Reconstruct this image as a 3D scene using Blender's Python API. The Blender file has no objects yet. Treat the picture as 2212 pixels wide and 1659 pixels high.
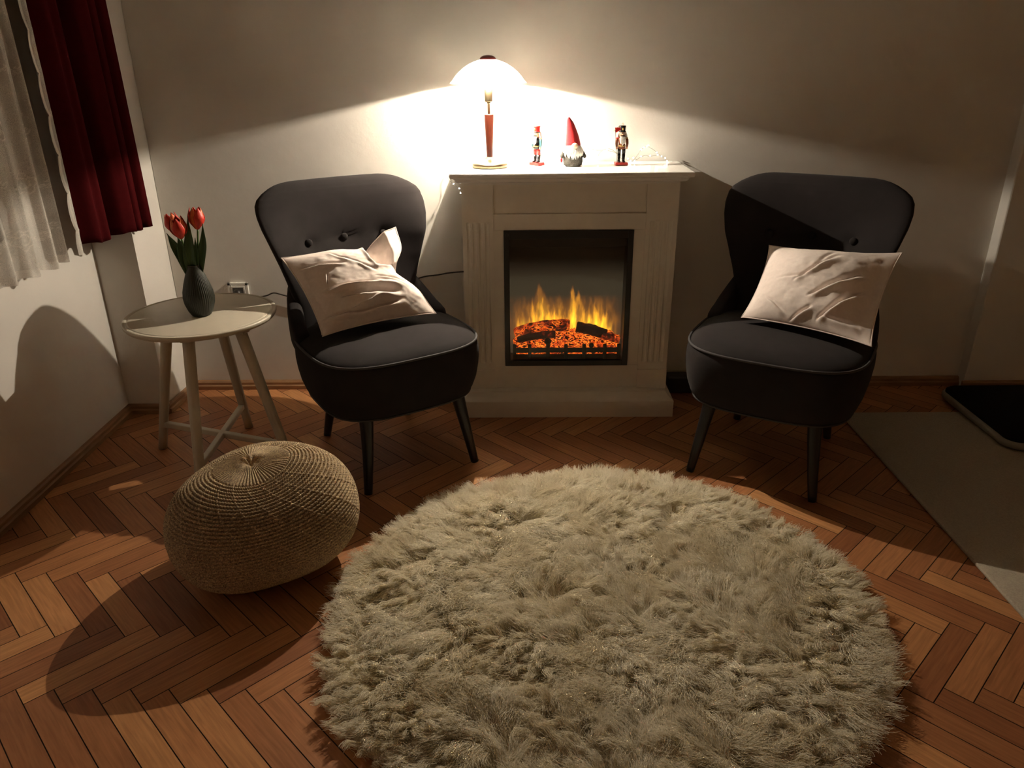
import bpy, bmesh, math, random
import numpy as np
from mathutils import Vector, Matrix

random.seed(7)
rng = np.random.default_rng(11)
scene = bpy.context.scene
C = scene.collection
PI = math.pi

# ------------------------------------------------------------------ camera, world, exposure
IMG_W, IMG_H = 2212, 1659
F_PX, PITCH, YAW, ROLL, EYE = 1644.84, 0.4071, -0.0108, -0.0102, 1.3
cam_data = bpy.data.cameras.new('camera')
cam_data.sensor_fit = 'HORIZONTAL'
cam_data.sensor_width = 36.0
cam_data.lens = F_PX * 36.0 / IMG_W
cam_data.clip_start = 0.05
cam = bpy.data.objects.new('camera', cam_data)
C.objects.link(cam)
fwd = Vector((math.sin(YAW) * math.cos(PITCH), math.cos(YAW) * math.cos(PITCH), -math.sin(PITCH)))
rt = Vector((math.cos(YAW), -math.sin(YAW), 0))
up = rt.cross(fwd)
rt2 = rt * math.cos(ROLL) + up * math.sin(ROLL)
up2 = up * math.cos(ROLL) - rt * math.sin(ROLL)
cam.matrix_world = Matrix(((rt2.x, up2.x, -fwd.x, 0), (rt2.y, up2.y, -fwd.y, 0), (rt2.z, up2.z, -fwd.z, EYE), (0, 0, 0, 1)))
scene.camera = cam

world = bpy.data.worlds.new('night')
scene.world = world
world.use_nodes = True
world.node_tree.nodes['Background'].inputs['Color'].default_value = (0.004, 0.005, 0.008, 1)
world.node_tree.nodes['Background'].inputs['Strength'].default_value = 1.0

scene.view_settings.view_transform = 'Standard'
scene.view_settings.look = 'None'
scene.view_settings.exposure = 0.1
scene.view_settings.gamma = 1.0
scene.view_settings.use_curve_mapping = False
scene.cycles.use_denoising = True
scene.cycles.max_bounces = 8
scene.cycles.diffuse_bounces = 5
scene.cycles.glossy_bounces = 3
scene.cycles.transmission_bounces = 4
scene.cycles.use_adaptive_sampling = True
scene.cycles.adaptive_threshold = 0.06
scene.cycles.transparent_max_bounces = 12
scene.cycles.sample_clamp_indirect = 0.0
scene.cycles.caustics_reflective = False
scene.cycles.caustics_refractive = False

BULB_STRENGTH = 43000.0
BULB_COLOR = (1.0, 0.87, 0.69)

# ------------------------------------------------------------------ helpers
def link(o):
    C.objects.link(o)
    return o

def root_loc(o):
    v = Vector((0, 0, 0))
    while o is not None:
        v = v + o.location
        o = o.parent
    return v

def raw(name, verts, faces, m=None, parent=None, smooth=True, world=False):
    """one mesh object; world=True: verts are world coordinates (unrotated parents only)"""
    v = np.asarray(verts, dtype=np.float64).reshape(-1, 3)
    if world and parent is not None:
        v = v - np.array(root_loc(parent))
    me = bpy.data.meshes.new(name)
    me.from_pydata(v.tolist(), [], [tuple(int(i) for i in f) for f in faces])
    me.validate()
    if smooth:
        me.polygons.foreach_set('use_smooth', [True] * len(me.polygons))
    me.update()
    if m is not None:
        me.materials.append(m)
    o = link(bpy.data.objects.new(name, me))
    if parent is not None:
        o.parent = parent
    return o

def tag(o, label=None, cat=None, group=None, kind=None):
    if label: o['label'] = label
    if cat: o['category'] = cat
    if group: o['group'] = group
    if kind: o['kind'] = kind
    return o

def thing(name, label, cat, loc=(0, 0, 0), rotz=0.0, group=None):
    o = link(bpy.data.objects.new(name, None))
    o.empty_display_size = 0.05
    o.location = loc
    o.rotation_euler = (0, 0, rotz)
    return tag(o, label, cat, group)

class MB:
    """collects shapes into one mesh"""
    def __init__(self):
        self.v, self.f, self.n = [], [], 0
    def add(self, v, f):
        v = np.asarray(v, float).reshape(-1, 3)
        self.v.append(v)
        self.f += [tuple(i + self.n for i in q) for q in f]
        self.n += len(v)
        return self
    def build(self, name, m, parent=None, smooth=True, world=False):
        return raw(name, np.concatenate(self.v), self.f, m, parent, smooth, world)

def grid_faces(nr, nc, wrap=False):
    f = []
    for i in range(nr - 1):
        for j in range(nc if wrap else nc - 1):
            k = (j + 1) % nc
            f.append((i * nc + j, i * nc + k, (i + 1) * nc + k, (i + 1) * nc + j))
    return f

def lathe(profile, seg=40, center=(0, 0)):
    """profile: list of (r, z) from bottom to top; r = 0 ends are closed with tiny rings + caps"""
    a = np.linspace(0, 2 * PI, seg, endpoint=False)
    v = []
    for r, z in profile:
        v.append(np.stack([center[0] + r * np.cos(a), center[1] + r * np.sin(a), np.full(seg, z)], -1))
    v = np.concatenate(v)
    f = grid_faces(len(profile), seg, True)
    f.append(tuple(reversed(range(seg))))
    f.append(tuple(range((len(profile) - 1) * seg, len(profile) * seg)))
    return v, f

def frames(path):
    p = np.asarray(path, float)
    t = np.gradient(p, axis=0)
    t /= np.linalg.norm(t, axis=1)[:, None] + 1e-12
    n = np.zeros_like(p)
    ref = np.array([0, 0, 1.0]) if abs(t[0][2]) < .9 else np.array([1.0, 0, 0])
    prev = ref - t[0] * (ref @ t[0])
    for i in range(len(p)):
        prev = prev - t[i] * (prev @ t[i])
        prev /= np.linalg.norm(prev) + 1e-12
        n[i] = prev
    return p, t, n, np.cross(t, n)

def tube(path, radius, seg=10):
    p, t, n, b = frames(path)
    r = np.full(len(p), radius) if np.isscalar(radius) else np.asarray(radius, float)
    a = np.linspace(0, 2 * PI, seg, endpoint=False)
    v = (p[:, None, :] + r[:, None, None] * (np.cos(a)[None, :, None] * n[:, None, :] + np.sin(a)[None, :, None] * b[:, None, :])).reshape(-1, 3)
    f = grid_faces(len(p), seg, True)
    f.append(tuple(reversed(range(seg))))
    f.append(tuple(range((len(p) - 1) * seg, len(p) * seg)))
    return v, f

def spline(pts, n=8):
    """Catmull-Rom through the points"""
    p = np.asarray(pts, float)
    q = np.vstack([2 * p[0] - p[1], p, 2 * p[-1] - p[-2]])
    out = []
    for i in range(1, len(q) - 2):
        for t in np.linspace(0, 1, n, endpoint=False):
            a, b, c, d = q[i - 1], q[i], q[i + 1], q[i + 2]
            out.append(.5 * ((2 * b) + (-a + c) * t + (2 * a - 5 * b + 4 * c - d) * t * t + (-a + 3 * b - 3 * c + d) * t ** 3))
    out.append(q[-2])
    return np.array(out)

def box(x0, x1, y0, y1, z0, z1, bevel=0.0, seg=2):
    bm = bmesh.new()
    bmesh.ops.create_cube(bm, size=1)
    for v in bm.verts:
        v.co = Vector(((x0 + x1) / 2 + v.co.x * (x1 - x0), (y0 + y1) / 2 + v.co.y * (y1 - y0), (z0 + z1) / 2 + v.co.z * (z1 - z0)))
    if bevel > 0:
        bmesh.ops.bevel(bm, geom=list(bm.edges), offset=bevel, segments=seg, profile=.5, affect='EDGES')
    bm.verts.index_update()
    v = [tuple(q.co) for q in bm.verts]
    f = [tuple(q.index for q in p.verts) for p in bm.faces]
    bm.free()
    return v, f

def blob(c, r, nu=16, nv=10):
    """ellipsoid"""
    v = []
    for i in range(nv + 1):
        ph = PI * (i + .001) / (nv + .002)
        for j in range(nu):
            th = 2 * PI * j / nu
            v.append((c[0] + r[0] * math.sin(ph) * math.cos(th), c[1] + r[1] * math.sin(ph) * math.sin(th), c[2] + r[2] * math.cos(ph)))
    f = [tuple(reversed(q)) for q in grid_faces(nv + 1, nu, True)]
    f.append(tuple(range(nu)))
    f.append(tuple(reversed(range(nv * nu, nv * nu + nu))))
    return v, f

def extrude_poly(pts, axis, a, b):
    """pts: 2D outline; extruded along axis from a to b. axis 'x': pts are (y,z); 'y': (x,z); 'z': (x,y)"""
    def mk(p, t):
        return {'x': (t, p[0], p[1]), 'y': (p[0], t, p[1]), 'z': (p[0], p[1], t)}[axis]
    n = len(pts)
    v = [mk(p, a) for p in pts] + [mk(p, b) for p in pts]
    f = [(i, (i + 1) % n, n + (i + 1) % n, n + i) for i in range(n)]
    f.append(tuple(reversed(range(n))))
    f.append(tuple(range(n, 2 * n)))
    return v, f

def fix_normals(o):
    bm = bmesh.new()
    bm.from_mesh(o.data)
    bmesh.ops.recalc_face_normals(bm, faces=bm.faces)
    bm.to_mesh(o.data)
    bm.free()
    return o

# value noise for geometry
_tab = rng.random((256, 256))
def vnoise(x, y):
    x = np.asarray(x, float); y = np.asarray(y, float)
    xi = np.floor(x).astype(int); yi = np.floor(y).astype(int)
    fx = x - xi; fy = y - yi
    fx = fx * fx * (3 - 2 * fx); fy = fy * fy * (3 - 2 * fy)
    g = lambda a, b: _tab[a & 255, b & 255]
    return (g(xi, yi) * (1 - fx) + g(xi + 1, yi) * fx) * (1 - fy) + (g(xi, yi + 1) * (1 - fx) + g(xi + 1, yi + 1) * fx) * fy
def fbm(x, y, o=4):
    s = 0; a = .5; t = 0
    for k in range(o):
        s = s + a * vnoise(x * 2 ** k + 17.3 * k, y * 2 ** k + 5.1 * k); t += a; a *= .5
    return s / t

# ------------------------------------------------------------------ materials
def new_mat(name):
    m = bpy.data.materials.new(name)
    m.use_nodes = True
    nt = m.node_tree
    return m, nt, nt.nodes, nt.links, nt.nodes['Principled BSDF']

def mat(name, col, rough=.6, metal=0.0, spec=.5, var=.08, scale=40.0, bump=0.0, bscale=200.0, sheen=0.0, coat=0.0, stretch=None):
    m, nt, N, L, b = new_mat(name)
    tc = N.new('ShaderNodeTexCoord')
    src = tc.outputs['Object']
    if stretch:
        mp = N.new('ShaderNodeMapping'); mp.inputs['Scale'].default_value = stretch
        L.new(src, mp.inputs['Vector']); src = mp.outputs['Vector']
    nz = N.new('ShaderNodeTexNoise')
    nz.inputs['Scale'].default_value = scale
    nz.inputs['Detail'].default_value = 4
    L.new(src, nz.inputs['Vector'])
    rp = N.new('ShaderNodeValToRGB')
    c = np.array(col)
    rp.color_ramp.elements[0].position = .3
    rp.color_ramp.elements[1].position = .7
    rp.color_ramp.elements[0].color = (*np.clip(c * (1 - var), 0, 1), 1)
    rp.color_ramp.elements[1].color = (*np.clip(c * (1 + var), 0, 1), 1)
    L.new(nz.outputs['Fac'], rp.inputs['Fac'])
    L.new(rp.outputs['Color'], b.inputs['Base Color'])
    b.inputs['Roughness'].default_value = rough
    b.inputs['Metallic'].default_value = metal
    b.inputs['Specular IOR Level'].default_value = spec
    b.inputs['Sheen Weight'].default_value = sheen
    b.inputs['Coat Weight'].default_value = coat
    if bump > 0:
        n2 = N.new('ShaderNodeTexNoise'); n2.inputs['Scale'].default_value = bscale; n2.inputs['Detail'].default_value = 5
        L.new(src, n2.inputs['Vector'])
        bp = N.new('ShaderNodeBump'); bp.inputs['Strength'].default_value = bump; bp.inputs['Distance'].default_value = .002
        L.new(n2.outputs['Fac'], bp.inputs['Height'])
        L.new(bp.outputs['Normal'], b.inputs['Normal'])
    return m

def emit(name, col, strength):
    m, nt, N, L, b = new_mat(name)
    N.remove(b)
    e = N.new('ShaderNodeEmission')
    e.inputs['Color'].default_value = (*col, 1)
    e.inputs['Strength'].default_value = strength
    L.new(e.outputs[0], N['Material Output'].inputs['Surface'])
    return m

M = {}
M['plaster'] = mat('wall_plaster', (.72, .69, .64), rough=.9, spec=.2, var=.025, scale=3.0, bump=.25, bscale=60)
M['ceiling'] = mat('ceiling_paint', (.92, .88, .80), rough=.9, spec=.2, var=.02)
M['warm_wall'] = mat('warm_bounce_paint', (.82, .64, .43), rough=.9, spec=.2, var=.03)  # unseen walls, warm tone chosen to bounce warm light into the room
M['baseboard'] = mat('baseboard_wood', (.30, .16, .075), rough=.45, var=.2, scale=12, stretch=(1, 1, 8))
M['white_lacquer'] = mat('white_lacquer', (.80, .78, .74), rough=.22, var=.01, bump=.03, bscale=120)
M['white_satin'] = mat('white_satin', (.78, .74, .66), rough=.45, var=.02, bump=.08, bscale=150)
M['black_frame'] = mat('black_frame', (.012, .012, .012), rough=.35, var=.1)
M['black_soot'] = mat('black_grate', (.02, .017, .014), rough=.7, var=.3)
M['velvet'] = mat('grey_velvet', (.0235, .0200, .0200), rough=.9, spec=.12, var=.10, scale=18, bump=.1, bscale=900, sheen=.04)
M['piping'] = mat('grey_piping', (.065, .061, .062), rough=.7, spec=.2, var=.05, sheen=.05)
M['black_wood'] = mat('black_stained_wood', (.012, .011, .011), rough=.35, var=.2, stretch=(8, 8, 1))
M['linen'] = mat('pale_linen', (.76, .67, .62), rough=.95, spec=.1, var=.035, scale=120, bump=.12, bscale=700)
M['table_paint'] = mat('greige_paint', (.55, .50, .40), rough=.38, var=.03, scale=25)
M['vase'] = mat('dark_green_ceramic', (.026, .029, .020), rough=.42, var=.08)
M['vase_rim'] = mat('glazed_rim', (.25, .24, .2), rough=.12, var=.03)
M['tulip'] = mat('tulip_petal', (.60, .035, .018), rough=.5, var=.25, scale=60, stretch=(1, 1, .25))
M['tulip_edge'] = mat('tulip_petal_edge', (.68, .13, .03), rough=.5, var=.25, scale=60)
M['leaf'] = mat('tulip_leaf', (.035, .085, .02), rough=.45, var=.25, scale=50, stretch=(1, 1, .1))
M['stem'] = mat('tulip_stem', (.07, .14, .03), rough=.5, var=.15)
M['brass'] = mat('brushed_brass', (.26, .21, .13), rough=.38, metal=1.0, var=.05)
M['cherry'] = mat('cherry_wood', (.085, .017, .008), rough=.35, var=.22, scale=30, stretch=(6, 6, .8))
M['red_knob'] = mat('dark_red_wood', (.12, .02, .02), rough=.35, var=.15)
M['curtain_red'] = mat('red_velvet', (.060, .0028, .0038), rough=.9, spec=.08, var=.10, scale=60, sheen=.0, bump=.08, bscale=500)
M['socket'] = mat('socket_plastic', (.82, .80, .75), rough=.3, var=.01)
M['plug_black'] = mat('black_plastic', (.02, .018, .016), rough=.4, var=.1)
M['cord_brown'] = mat('brown_cord', (.035, .025, .018), rough=.45, var=.1)
M['flat_rug'] = mat('beige_rug_wool', (.42, .37, .29), rough=.98, spec=.05, var=.12, scale=220, bump=.6, bscale=350)
M['mat_black'] = mat('black_mat_fabric', (.008, .008, .009), rough=.8, spec=.1, var=.1)
M['mat_rim'] = mat('pale_rim', (.30, .28, .24), rough=.6, var=.05)
M['toy_red'] = mat('toy_red_paint', (.62, .022, .018), rough=.3, var=.08)
M['toy_black'] = mat('toy_black_paint', (.012, .011, .011), rough=.25, var=.08)
M['toy_skin'] = mat('toy_skin_paint', (.70, .36, .22), rough=.4, var=.05)
M['toy_white'] = mat('toy_white_fur', (.80, .78, .74), rough=.95, spec=.1, var=.08, scale=300)
M['toy_teal'] = mat('toy_teal_paint', (.05, .16, .19), rough=.35, var=.08)
M['toy_brown'] = mat('toy_brown_paint', (.20, .055, .02), rough=.35, var=.08)
M['toy_gold'] = mat('toy_gold', (.75, .52, .2), rough=.3, metal=1, var=.05)
M['felt_red'] = mat('red_felt', (.42, .016, .022), rough=.95, spec=.05, var=.15, scale=200, sheen=.3)
M['felt_grey'] = mat('grey_felt', (.075, .073, .066), rough=.95, spec=.05, var=.35, scale=260, bump=.5, bscale=500)
M['gnome_nose'] = mat('gnome_nose', (.72, .50, .36), rough=.7, var=.04)
M['wire'] = mat('silver_wire', (.16, .155, .13), rough=.5, metal=.3, var=.1)
M['led'] = emit('led_glow', (1.0, .98, .86), 24.0)
def filament_mat():
    m, nt, N, L, b = new_mat('filament_glow')
    N.remove(b)
    e = N.new('ShaderNodeEmission'); e.inputs['Color'].default_value = (*BULB_COLOR, 1)
    g = N.new('ShaderNodeNewGeometry'); sp = N.new('ShaderNodeSeparateXYZ')
    L.new(g.outputs['Normal'], sp.inputs[0])
    mr = N.new('ShaderNodeMapRange')
    mr.inputs['From Min'].default_value = -1; mr.inputs['From Max'].default_value = 1
    mr.inputs['To Min'].default_value = BULB_STRENGTH * 2.1; mr.inputs['To Max'].default_value = BULB_STRENGTH * .30
    L.new(sp.outputs['Y'], mr.inputs['Value'])
    m2 = N.new('ShaderNodeMapRange'); m2.inputs['To Min'].default_value = 1.0; m2.inputs['To Max'].default_value = 1.6
    L.new(sp.outputs['Z'], m2.inputs['Value'])
    mu = N.new('ShaderNodeMath'); mu.operation = 'MULTIPLY'
    L.new(mr.outputs[0], mu.inputs[0]); L.new(m2.outputs[0], mu.inputs[1])
    L.new(mu.outputs[0], e.inputs['Strength'])
    L.new(e.outputs[0], N['Material Output'].inputs['Surface'])
    return m
M['filament'] = filament_mat()

def glass_clear(name, gloss=.06, tint=(1, 1, 1)):
    m, nt, N, L, b = new_mat(name)
    N.remove(b)
    t = N.new('ShaderNodeBsdfTransparent'); t.inputs['Color'].default_value = (*tint, 1)
    g = N.new('ShaderNodeBsdfGlossy'); g.inputs['Roughness'].default_value = .03
    mx = N.new('ShaderNodeMixShader')
    fr = N.new('ShaderNodeFresnel'); fr.inputs['IOR'].default_value = 1.45
    mu = N.new('ShaderNodeMath'); mu.operation = 'MULTIPLY'; mu.inputs[1].default_value = gloss / .04
    L.new(fr.outputs[0], mu.inputs[0])
    L.new(mu.outputs[0], mx.inputs['Fac'])
    L.new(t.outputs[0], mx.inputs[1]); L.new(g.outputs[0], mx.inputs[2])
    L.new(mx.outputs[0], N['Material Output'].inputs['Surface'])
    return m
M['bulb_glass'] = glass_clear('bulb_glass', .02)
M['fire_glass'] = glass_clear('fire_glass', .03)
M['window_glass'] = glass_clear('window_glass', .05, (.8, .85, .85))

def opal(name, col, trans):
    m, nt, N, L, b = new_mat(name)
    N.remove(b)
    d = N.new('ShaderNodeBsdfDiffuse'); d.inputs['Color'].default_value = (*col, 1)
    t = N.new('ShaderNodeBsdfTranslucent'); t.inputs['Color'].default_value = (*col, 1)
    tc = N.new('ShaderNodeTexCoord'); nz = N.new('ShaderNodeTexNoise'); nz.inputs['Scale'].default_value = 14
    L.new(tc.outputs['Object'], nz.inputs['Vector'])
    mr = N.new('ShaderNodeMapRange'); mr.inputs['To Min'].default_value = trans * .9; mr.inputs['To Max'].default_value = trans * 1.1
    L.new(nz.outputs['Fac'], mr.inputs['Value'])
    mx = N.new('ShaderNodeMixShader'); L.new(mr.outputs['Result'], mx.inputs['Fac'])
    L.new(d.outputs[0], mx.inputs[1]); L.new(t.outputs[0], mx.inputs[2])
    L.new(mx.outputs[0], N['Material Output'].inputs['Surface'])
    return m
M['shade'] = opal('opal_shade_glass', (.36, .352, .335), .062)

# parquet: plank tone from a per-plank value, grain stretched along each plank through its own UV
def parquet_mat():
    m, nt, N, L, b = new_mat('oak_parquet')
    at = N.new('ShaderNodeAttribute'); at.attribute_name = 'plank_tone'
    uv = N.new('ShaderNodeUVMap'); uv.uv_map = 'plank'
    mp = N.new('ShaderNodeMapping'); mp.inputs['Scale'].default_value = (6, 90, 1)
    L.new(uv.outputs[0], mp.inputs['Vector'])
    nz = N.new('ShaderNodeTexNoise'); nz.inputs['Scale'].default_value = 1.6; nz.inputs['Detail'].default_value = 6; nz.inputs['Distortion'].default_value = .6
    L.new(mp.outputs[0], nz.inputs['Vector'])
    r1 = N.new('ShaderNodeValToRGB')
    e = r1.color_ramp.elements
    e[0].position = 0; e[0].color = (.29, .112, .046, 1)
    e[1].position = 1; e[1].color = (.60, .295, .120, 1)
    x = e.new(.5); x.color = (.44, .190, .078, 1)
    L.new(at.outputs['Fac'], r1.inputs['Fac'])
    mx = N.new('ShaderNodeMix'); mx.data_type = 'RGBA'; mx.blend_type = 'MULTIPLY'
    r2 = N.new('ShaderNodeValToRGB')
    r2.color_ramp.elements[0].position = .25; r2.color_ramp.elements[0].color = (.62, .56, .52, 1)
    r2.color_ramp.elements[1].position = .7; r2.color_ramp.elements[1].color = (1.12, 1.12, 1.12, 1)
    L.new(nz.outputs['Fac'], r2.inputs['Fac'])
    mx.inputs[0].default_value = .75
    L.new(r1.outputs[0], mx.inputs[6]); L.new(r2.outputs[0], mx.inputs[7])
    L.new(mx.outputs[2], b.inputs['Base Color'])
    b.inputs['Roughness'].default_value = .42
    b.inputs['Specular IOR Level'].default_value = .35
    bp = N.new('ShaderNodeBump'); bp.inputs['Strength'].default_value = .12; bp.inputs['Distance'].default_value = .001
    L.new(nz.outputs['Fac'], bp.inputs['Height']); L.new(bp.outputs[0], b.inputs['Normal'])
    return m
M['parquet'] = parquet_mat()
M['gap'] = mat('parquet_gap', (.02, .011, .006), rough=.9, var=.2)

# fleece: wool hairs
def wool_mat():
    m, nt, N, L, b = new_mat('cream_fleece')
    N.remove(b)
    tc = N.new('ShaderNodeTexCoord'); nz = N.new('ShaderNodeTexNoise'); nz.inputs['Scale'].default_value = 9; nz.inputs['Detail'].default_value = 3
    L.new(tc.outputs['Object'], nz.inputs['Vector'])
    rp = N.new('ShaderNodeValToRGB')
    rp.color_ramp.elements[0].position = .35; rp.color_ramp.elements[0].color = (.86, .79, .63, 1)
    rp.color_ramp.elements[1].position = .65; rp.color_ramp.elements[1].color = (.93, .88, .76, 1)
    L.new(nz.outputs['Fac'], rp.inputs['Fac'])
    d = N.new('ShaderNodeBsdfDiffuse'); t = N.new('ShaderNodeBsdfTranslucent')
    L.new(rp.outputs[0], d.inputs['Color']); L.new(rp.outputs[0], t.inputs['Color'])
    mx = N.new('ShaderNodeMixShader'); mx.inputs[0].default_value = .35
    L.new(d.outputs[0], mx.inputs[1]); L.new(t.outputs[0], mx.inputs[2])
    L.new(mx.outputs[0], N['Material Output'].inputs['Surface'])
    return m
M['wool'] = wool_mat()
M['wool_base'] = mat('fleece_backing', (.80, .74, .60), rough=1, spec=0, var=.1, scale=60, bump=.5, bscale=90)

# knitted yarn with flecks
def knit_mat():
    m, nt, N, L, b = new_mat('knitted_yarn')
    tc = N.new('ShaderNodeTexCoord')
    nz = N.new('ShaderNodeTexNoise'); nz.inputs['Scale'].default_value = 330; nz.inputs['Detail'].default_value = 2
    L.new(tc.outputs['Object'], nz.inputs['Vector'])
    rp = N.new('ShaderNodeValToRGB')
    e = rp.color_ramp.elements
    e[0].position = .30; e[0].color = (.19, .13, .10, 1)
    e[1].position = .70; e[1].color = (.66, .52, .31, 1)
    x = e.new(.44); x.color = (.36, .27, .18, 1)
    x = e.new(.56); x.color = (.48, .37, .225, 1)
    L.new(nz.outputs['Fac'], rp.inputs['Fac'])
    L.new(rp.outputs[0], b.inputs['Base Color'])
    b.inputs['Roughness'].default_value = .95
    b.inputs['Specular IOR Level'].default_value = .1
    return m
M['knit'] = knit_mat()

# glowing embers on charred wood
def ember_mat(name, thr, strength, scale):
    m, nt, N, L, b = new_mat(name)
    tc = N.new('ShaderNodeTexCoord')
    mp = N.new('ShaderNodeMapping'); mp.inputs['Scale'].default_value = (.55, 1, 1.25); mp.inputs['Rotation'].default_value = (0, .25, 0)
    L.new(tc.outputs['Object'], mp.inputs['Vector'])
    nz = N.new('ShaderNodeTexNoise'); nz.inputs['Scale'].default_value = scale; nz.inputs['Detail'].default_value = 6; nz.inputs['Distortion'].default_value = 1.4; nz.inputs['Roughness'].default_value = .6
    L.new(mp.outputs[0], nz.inputs['Vector'])
    n2 = N.new('ShaderNodeTexNoise'); n2.inputs['Scale'].default_value = 30; n2.inputs['Detail'].default_value = 3
    L.new(tc.outputs['Object'], n2.inputs['Vector'])
    sb = N.new('ShaderNodeMath'); sb.operation = 'SUBTRACT'; sb.inputs[1].default_value = .5
    L.new(nz.outputs['Fac'], sb.inputs[0])
    ab = N.new('ShaderNodeMath'); ab.operation = 'ABSOLUTE'; L.new(sb.outputs[0], ab.inputs[0])
    mr = N.new('ShaderNodeMapRange'); mr.inputs['From Min'].default_value = 0; mr.inputs['From Max'].default_value = .085
    mr.inputs['To Min'].default_value = 1; mr.inputs['To Max'].default_value = 0
    L.new(ab.outputs[0], mr.inputs['Value'])
    m2 = N.new('ShaderNodeMapRange'); m2.inputs['From Min'].default_value = thr; m2.inputs['From Max'].default_value = thr + .22
    L.new(n2.outputs['Fac'], m2.inputs['Value'])
    mu = N.new('ShaderNodeMath'); mu.operation = 'MULTIPLY'
    L.new(mr.outputs[0], mu.inputs[0]); L.new(m2.outputs[0], mu.inputs[1])
    rp = N.new('ShaderNodeValToRGB')
    e = rp.color_ramp.elements
    e[0].position = 0; e[0].color = (.006, .001, .0005, 1)
    e[1].position = 1; e[1].color = (1.0, .30, .03, 1)
    x = e.new(.25); x.color = (.22, .018, .004, 1)
    x = e.new(.6); x.color = (.80, .085, .006, 1)
    L.new(mu.outputs[0], rp.inputs['Fac'])
    b.inputs['Base Color'].default_value = (.03, .012, .007, 1)
    b.inputs['Roughness'].default_value = .9
    L.new(rp.outputs[0], b.inputs['Emission Color'])
    b.inputs['Emission Strength'].default_value = strength
    return m
M['ember'] = ember_mat('glowing_embers', .29, 1.4, 62)
M['log_ember'] = ember_mat('smouldering_log', .34, 1.1, 80)
M['log_dark'] = ember_mat('charred_log', .56, .7, 70)

def attr_emit(name, attr, strength):
    m, nt, N, L, b = new_mat(name)
    at = N.new('ShaderNodeAttribute'); at.attribute_name = attr
    L.new(at.outputs['Color'], b.inputs['Emission Color'])
    b.inputs['Emission Strength'].default_value = strength
    b.inputs['Base Color'].default_value = (.05, .046, .04, 1)
    b.inputs['Roughness'].default_value = .6
    return m
M['flame_screen'] = attr_emit('flame_screen', 'fire_glow', 1.0)
for k_ in ('flame_screen', 'ember', 'log_ember', 'log_dark', 'led'):
    M[k_].cycles.emission_sampling = 'NONE'

def lace_mat():
    m, nt, N, L, b = new_mat('white_lace')
    N.remove(b)
    at = N.new('ShaderNodeAttribute'); at.attribute_name = 'thread'
    uv = N.new('ShaderNodeTexCoord')
    vo = N.new('ShaderNodeTexVoronoi'); vo.inputs['Scale'].default_value = 420; vo.feature = 'DISTANCE_TO_EDGE'
    L.new(uv.outputs['Object'], vo.inputs['Vector'])
    ms = N.new('ShaderNodeMapRange'); ms.inputs['From Min'].default_value = .04; ms.inputs['From Max'].default_value = .34
    ms.inputs['To Min'].default_value = .30; ms.inputs['To Max'].default_value = -.14
    L.new(vo.outputs['Distance'], ms.inputs['Value'])
    ad = N.new('ShaderNodeMath'); ad.operation = 'ADD'; ad.use_clamp = True
    L.new(ms.outputs[0], ad.inputs[0]); L.new(at.outputs['Fac'], ad.inputs[1])
    d = N.new('ShaderNodeBsdfDiffuse'); d.inputs['Color'].default_value = (.78, .74, .68, 1)
    t = N.new('ShaderNodeBsdfTranslucent'); t.inputs['Color'].default_value = (.78, .74, .68, 1)
    m1 = N.new('ShaderNodeMixShader'); m1.inputs[0].default_value = .4
    L.new(d.outputs[0], m1.inputs[1]); L.new(t.outputs[0], m1.inputs[2])
    tr = N.new('ShaderNodeBsdfTransparent')
    m2 = N.new('ShaderNodeMixShader')
    L.new(ad.outputs[0], m2.inputs[0]); L.new(tr.outputs[0], m2.inputs[1]); L.new(m1.outputs[0], m2.inputs[2])
    L.new(m2.outputs[0], N['Material Output'].inputs['Surface'])
    return m
M['lace'] = lace_mat()

# ------------------------------------------------------------------ the room
def struct(name, shape, m, smooth=False):
    o = raw(name, shape[0], shape[1], m, None, smooth)
    return tag(o, kind='structure')

WALL_Y, CEIL, XL, XR, YF = 2.99, 2.50, -1.562, 2.65, -1.0

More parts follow.
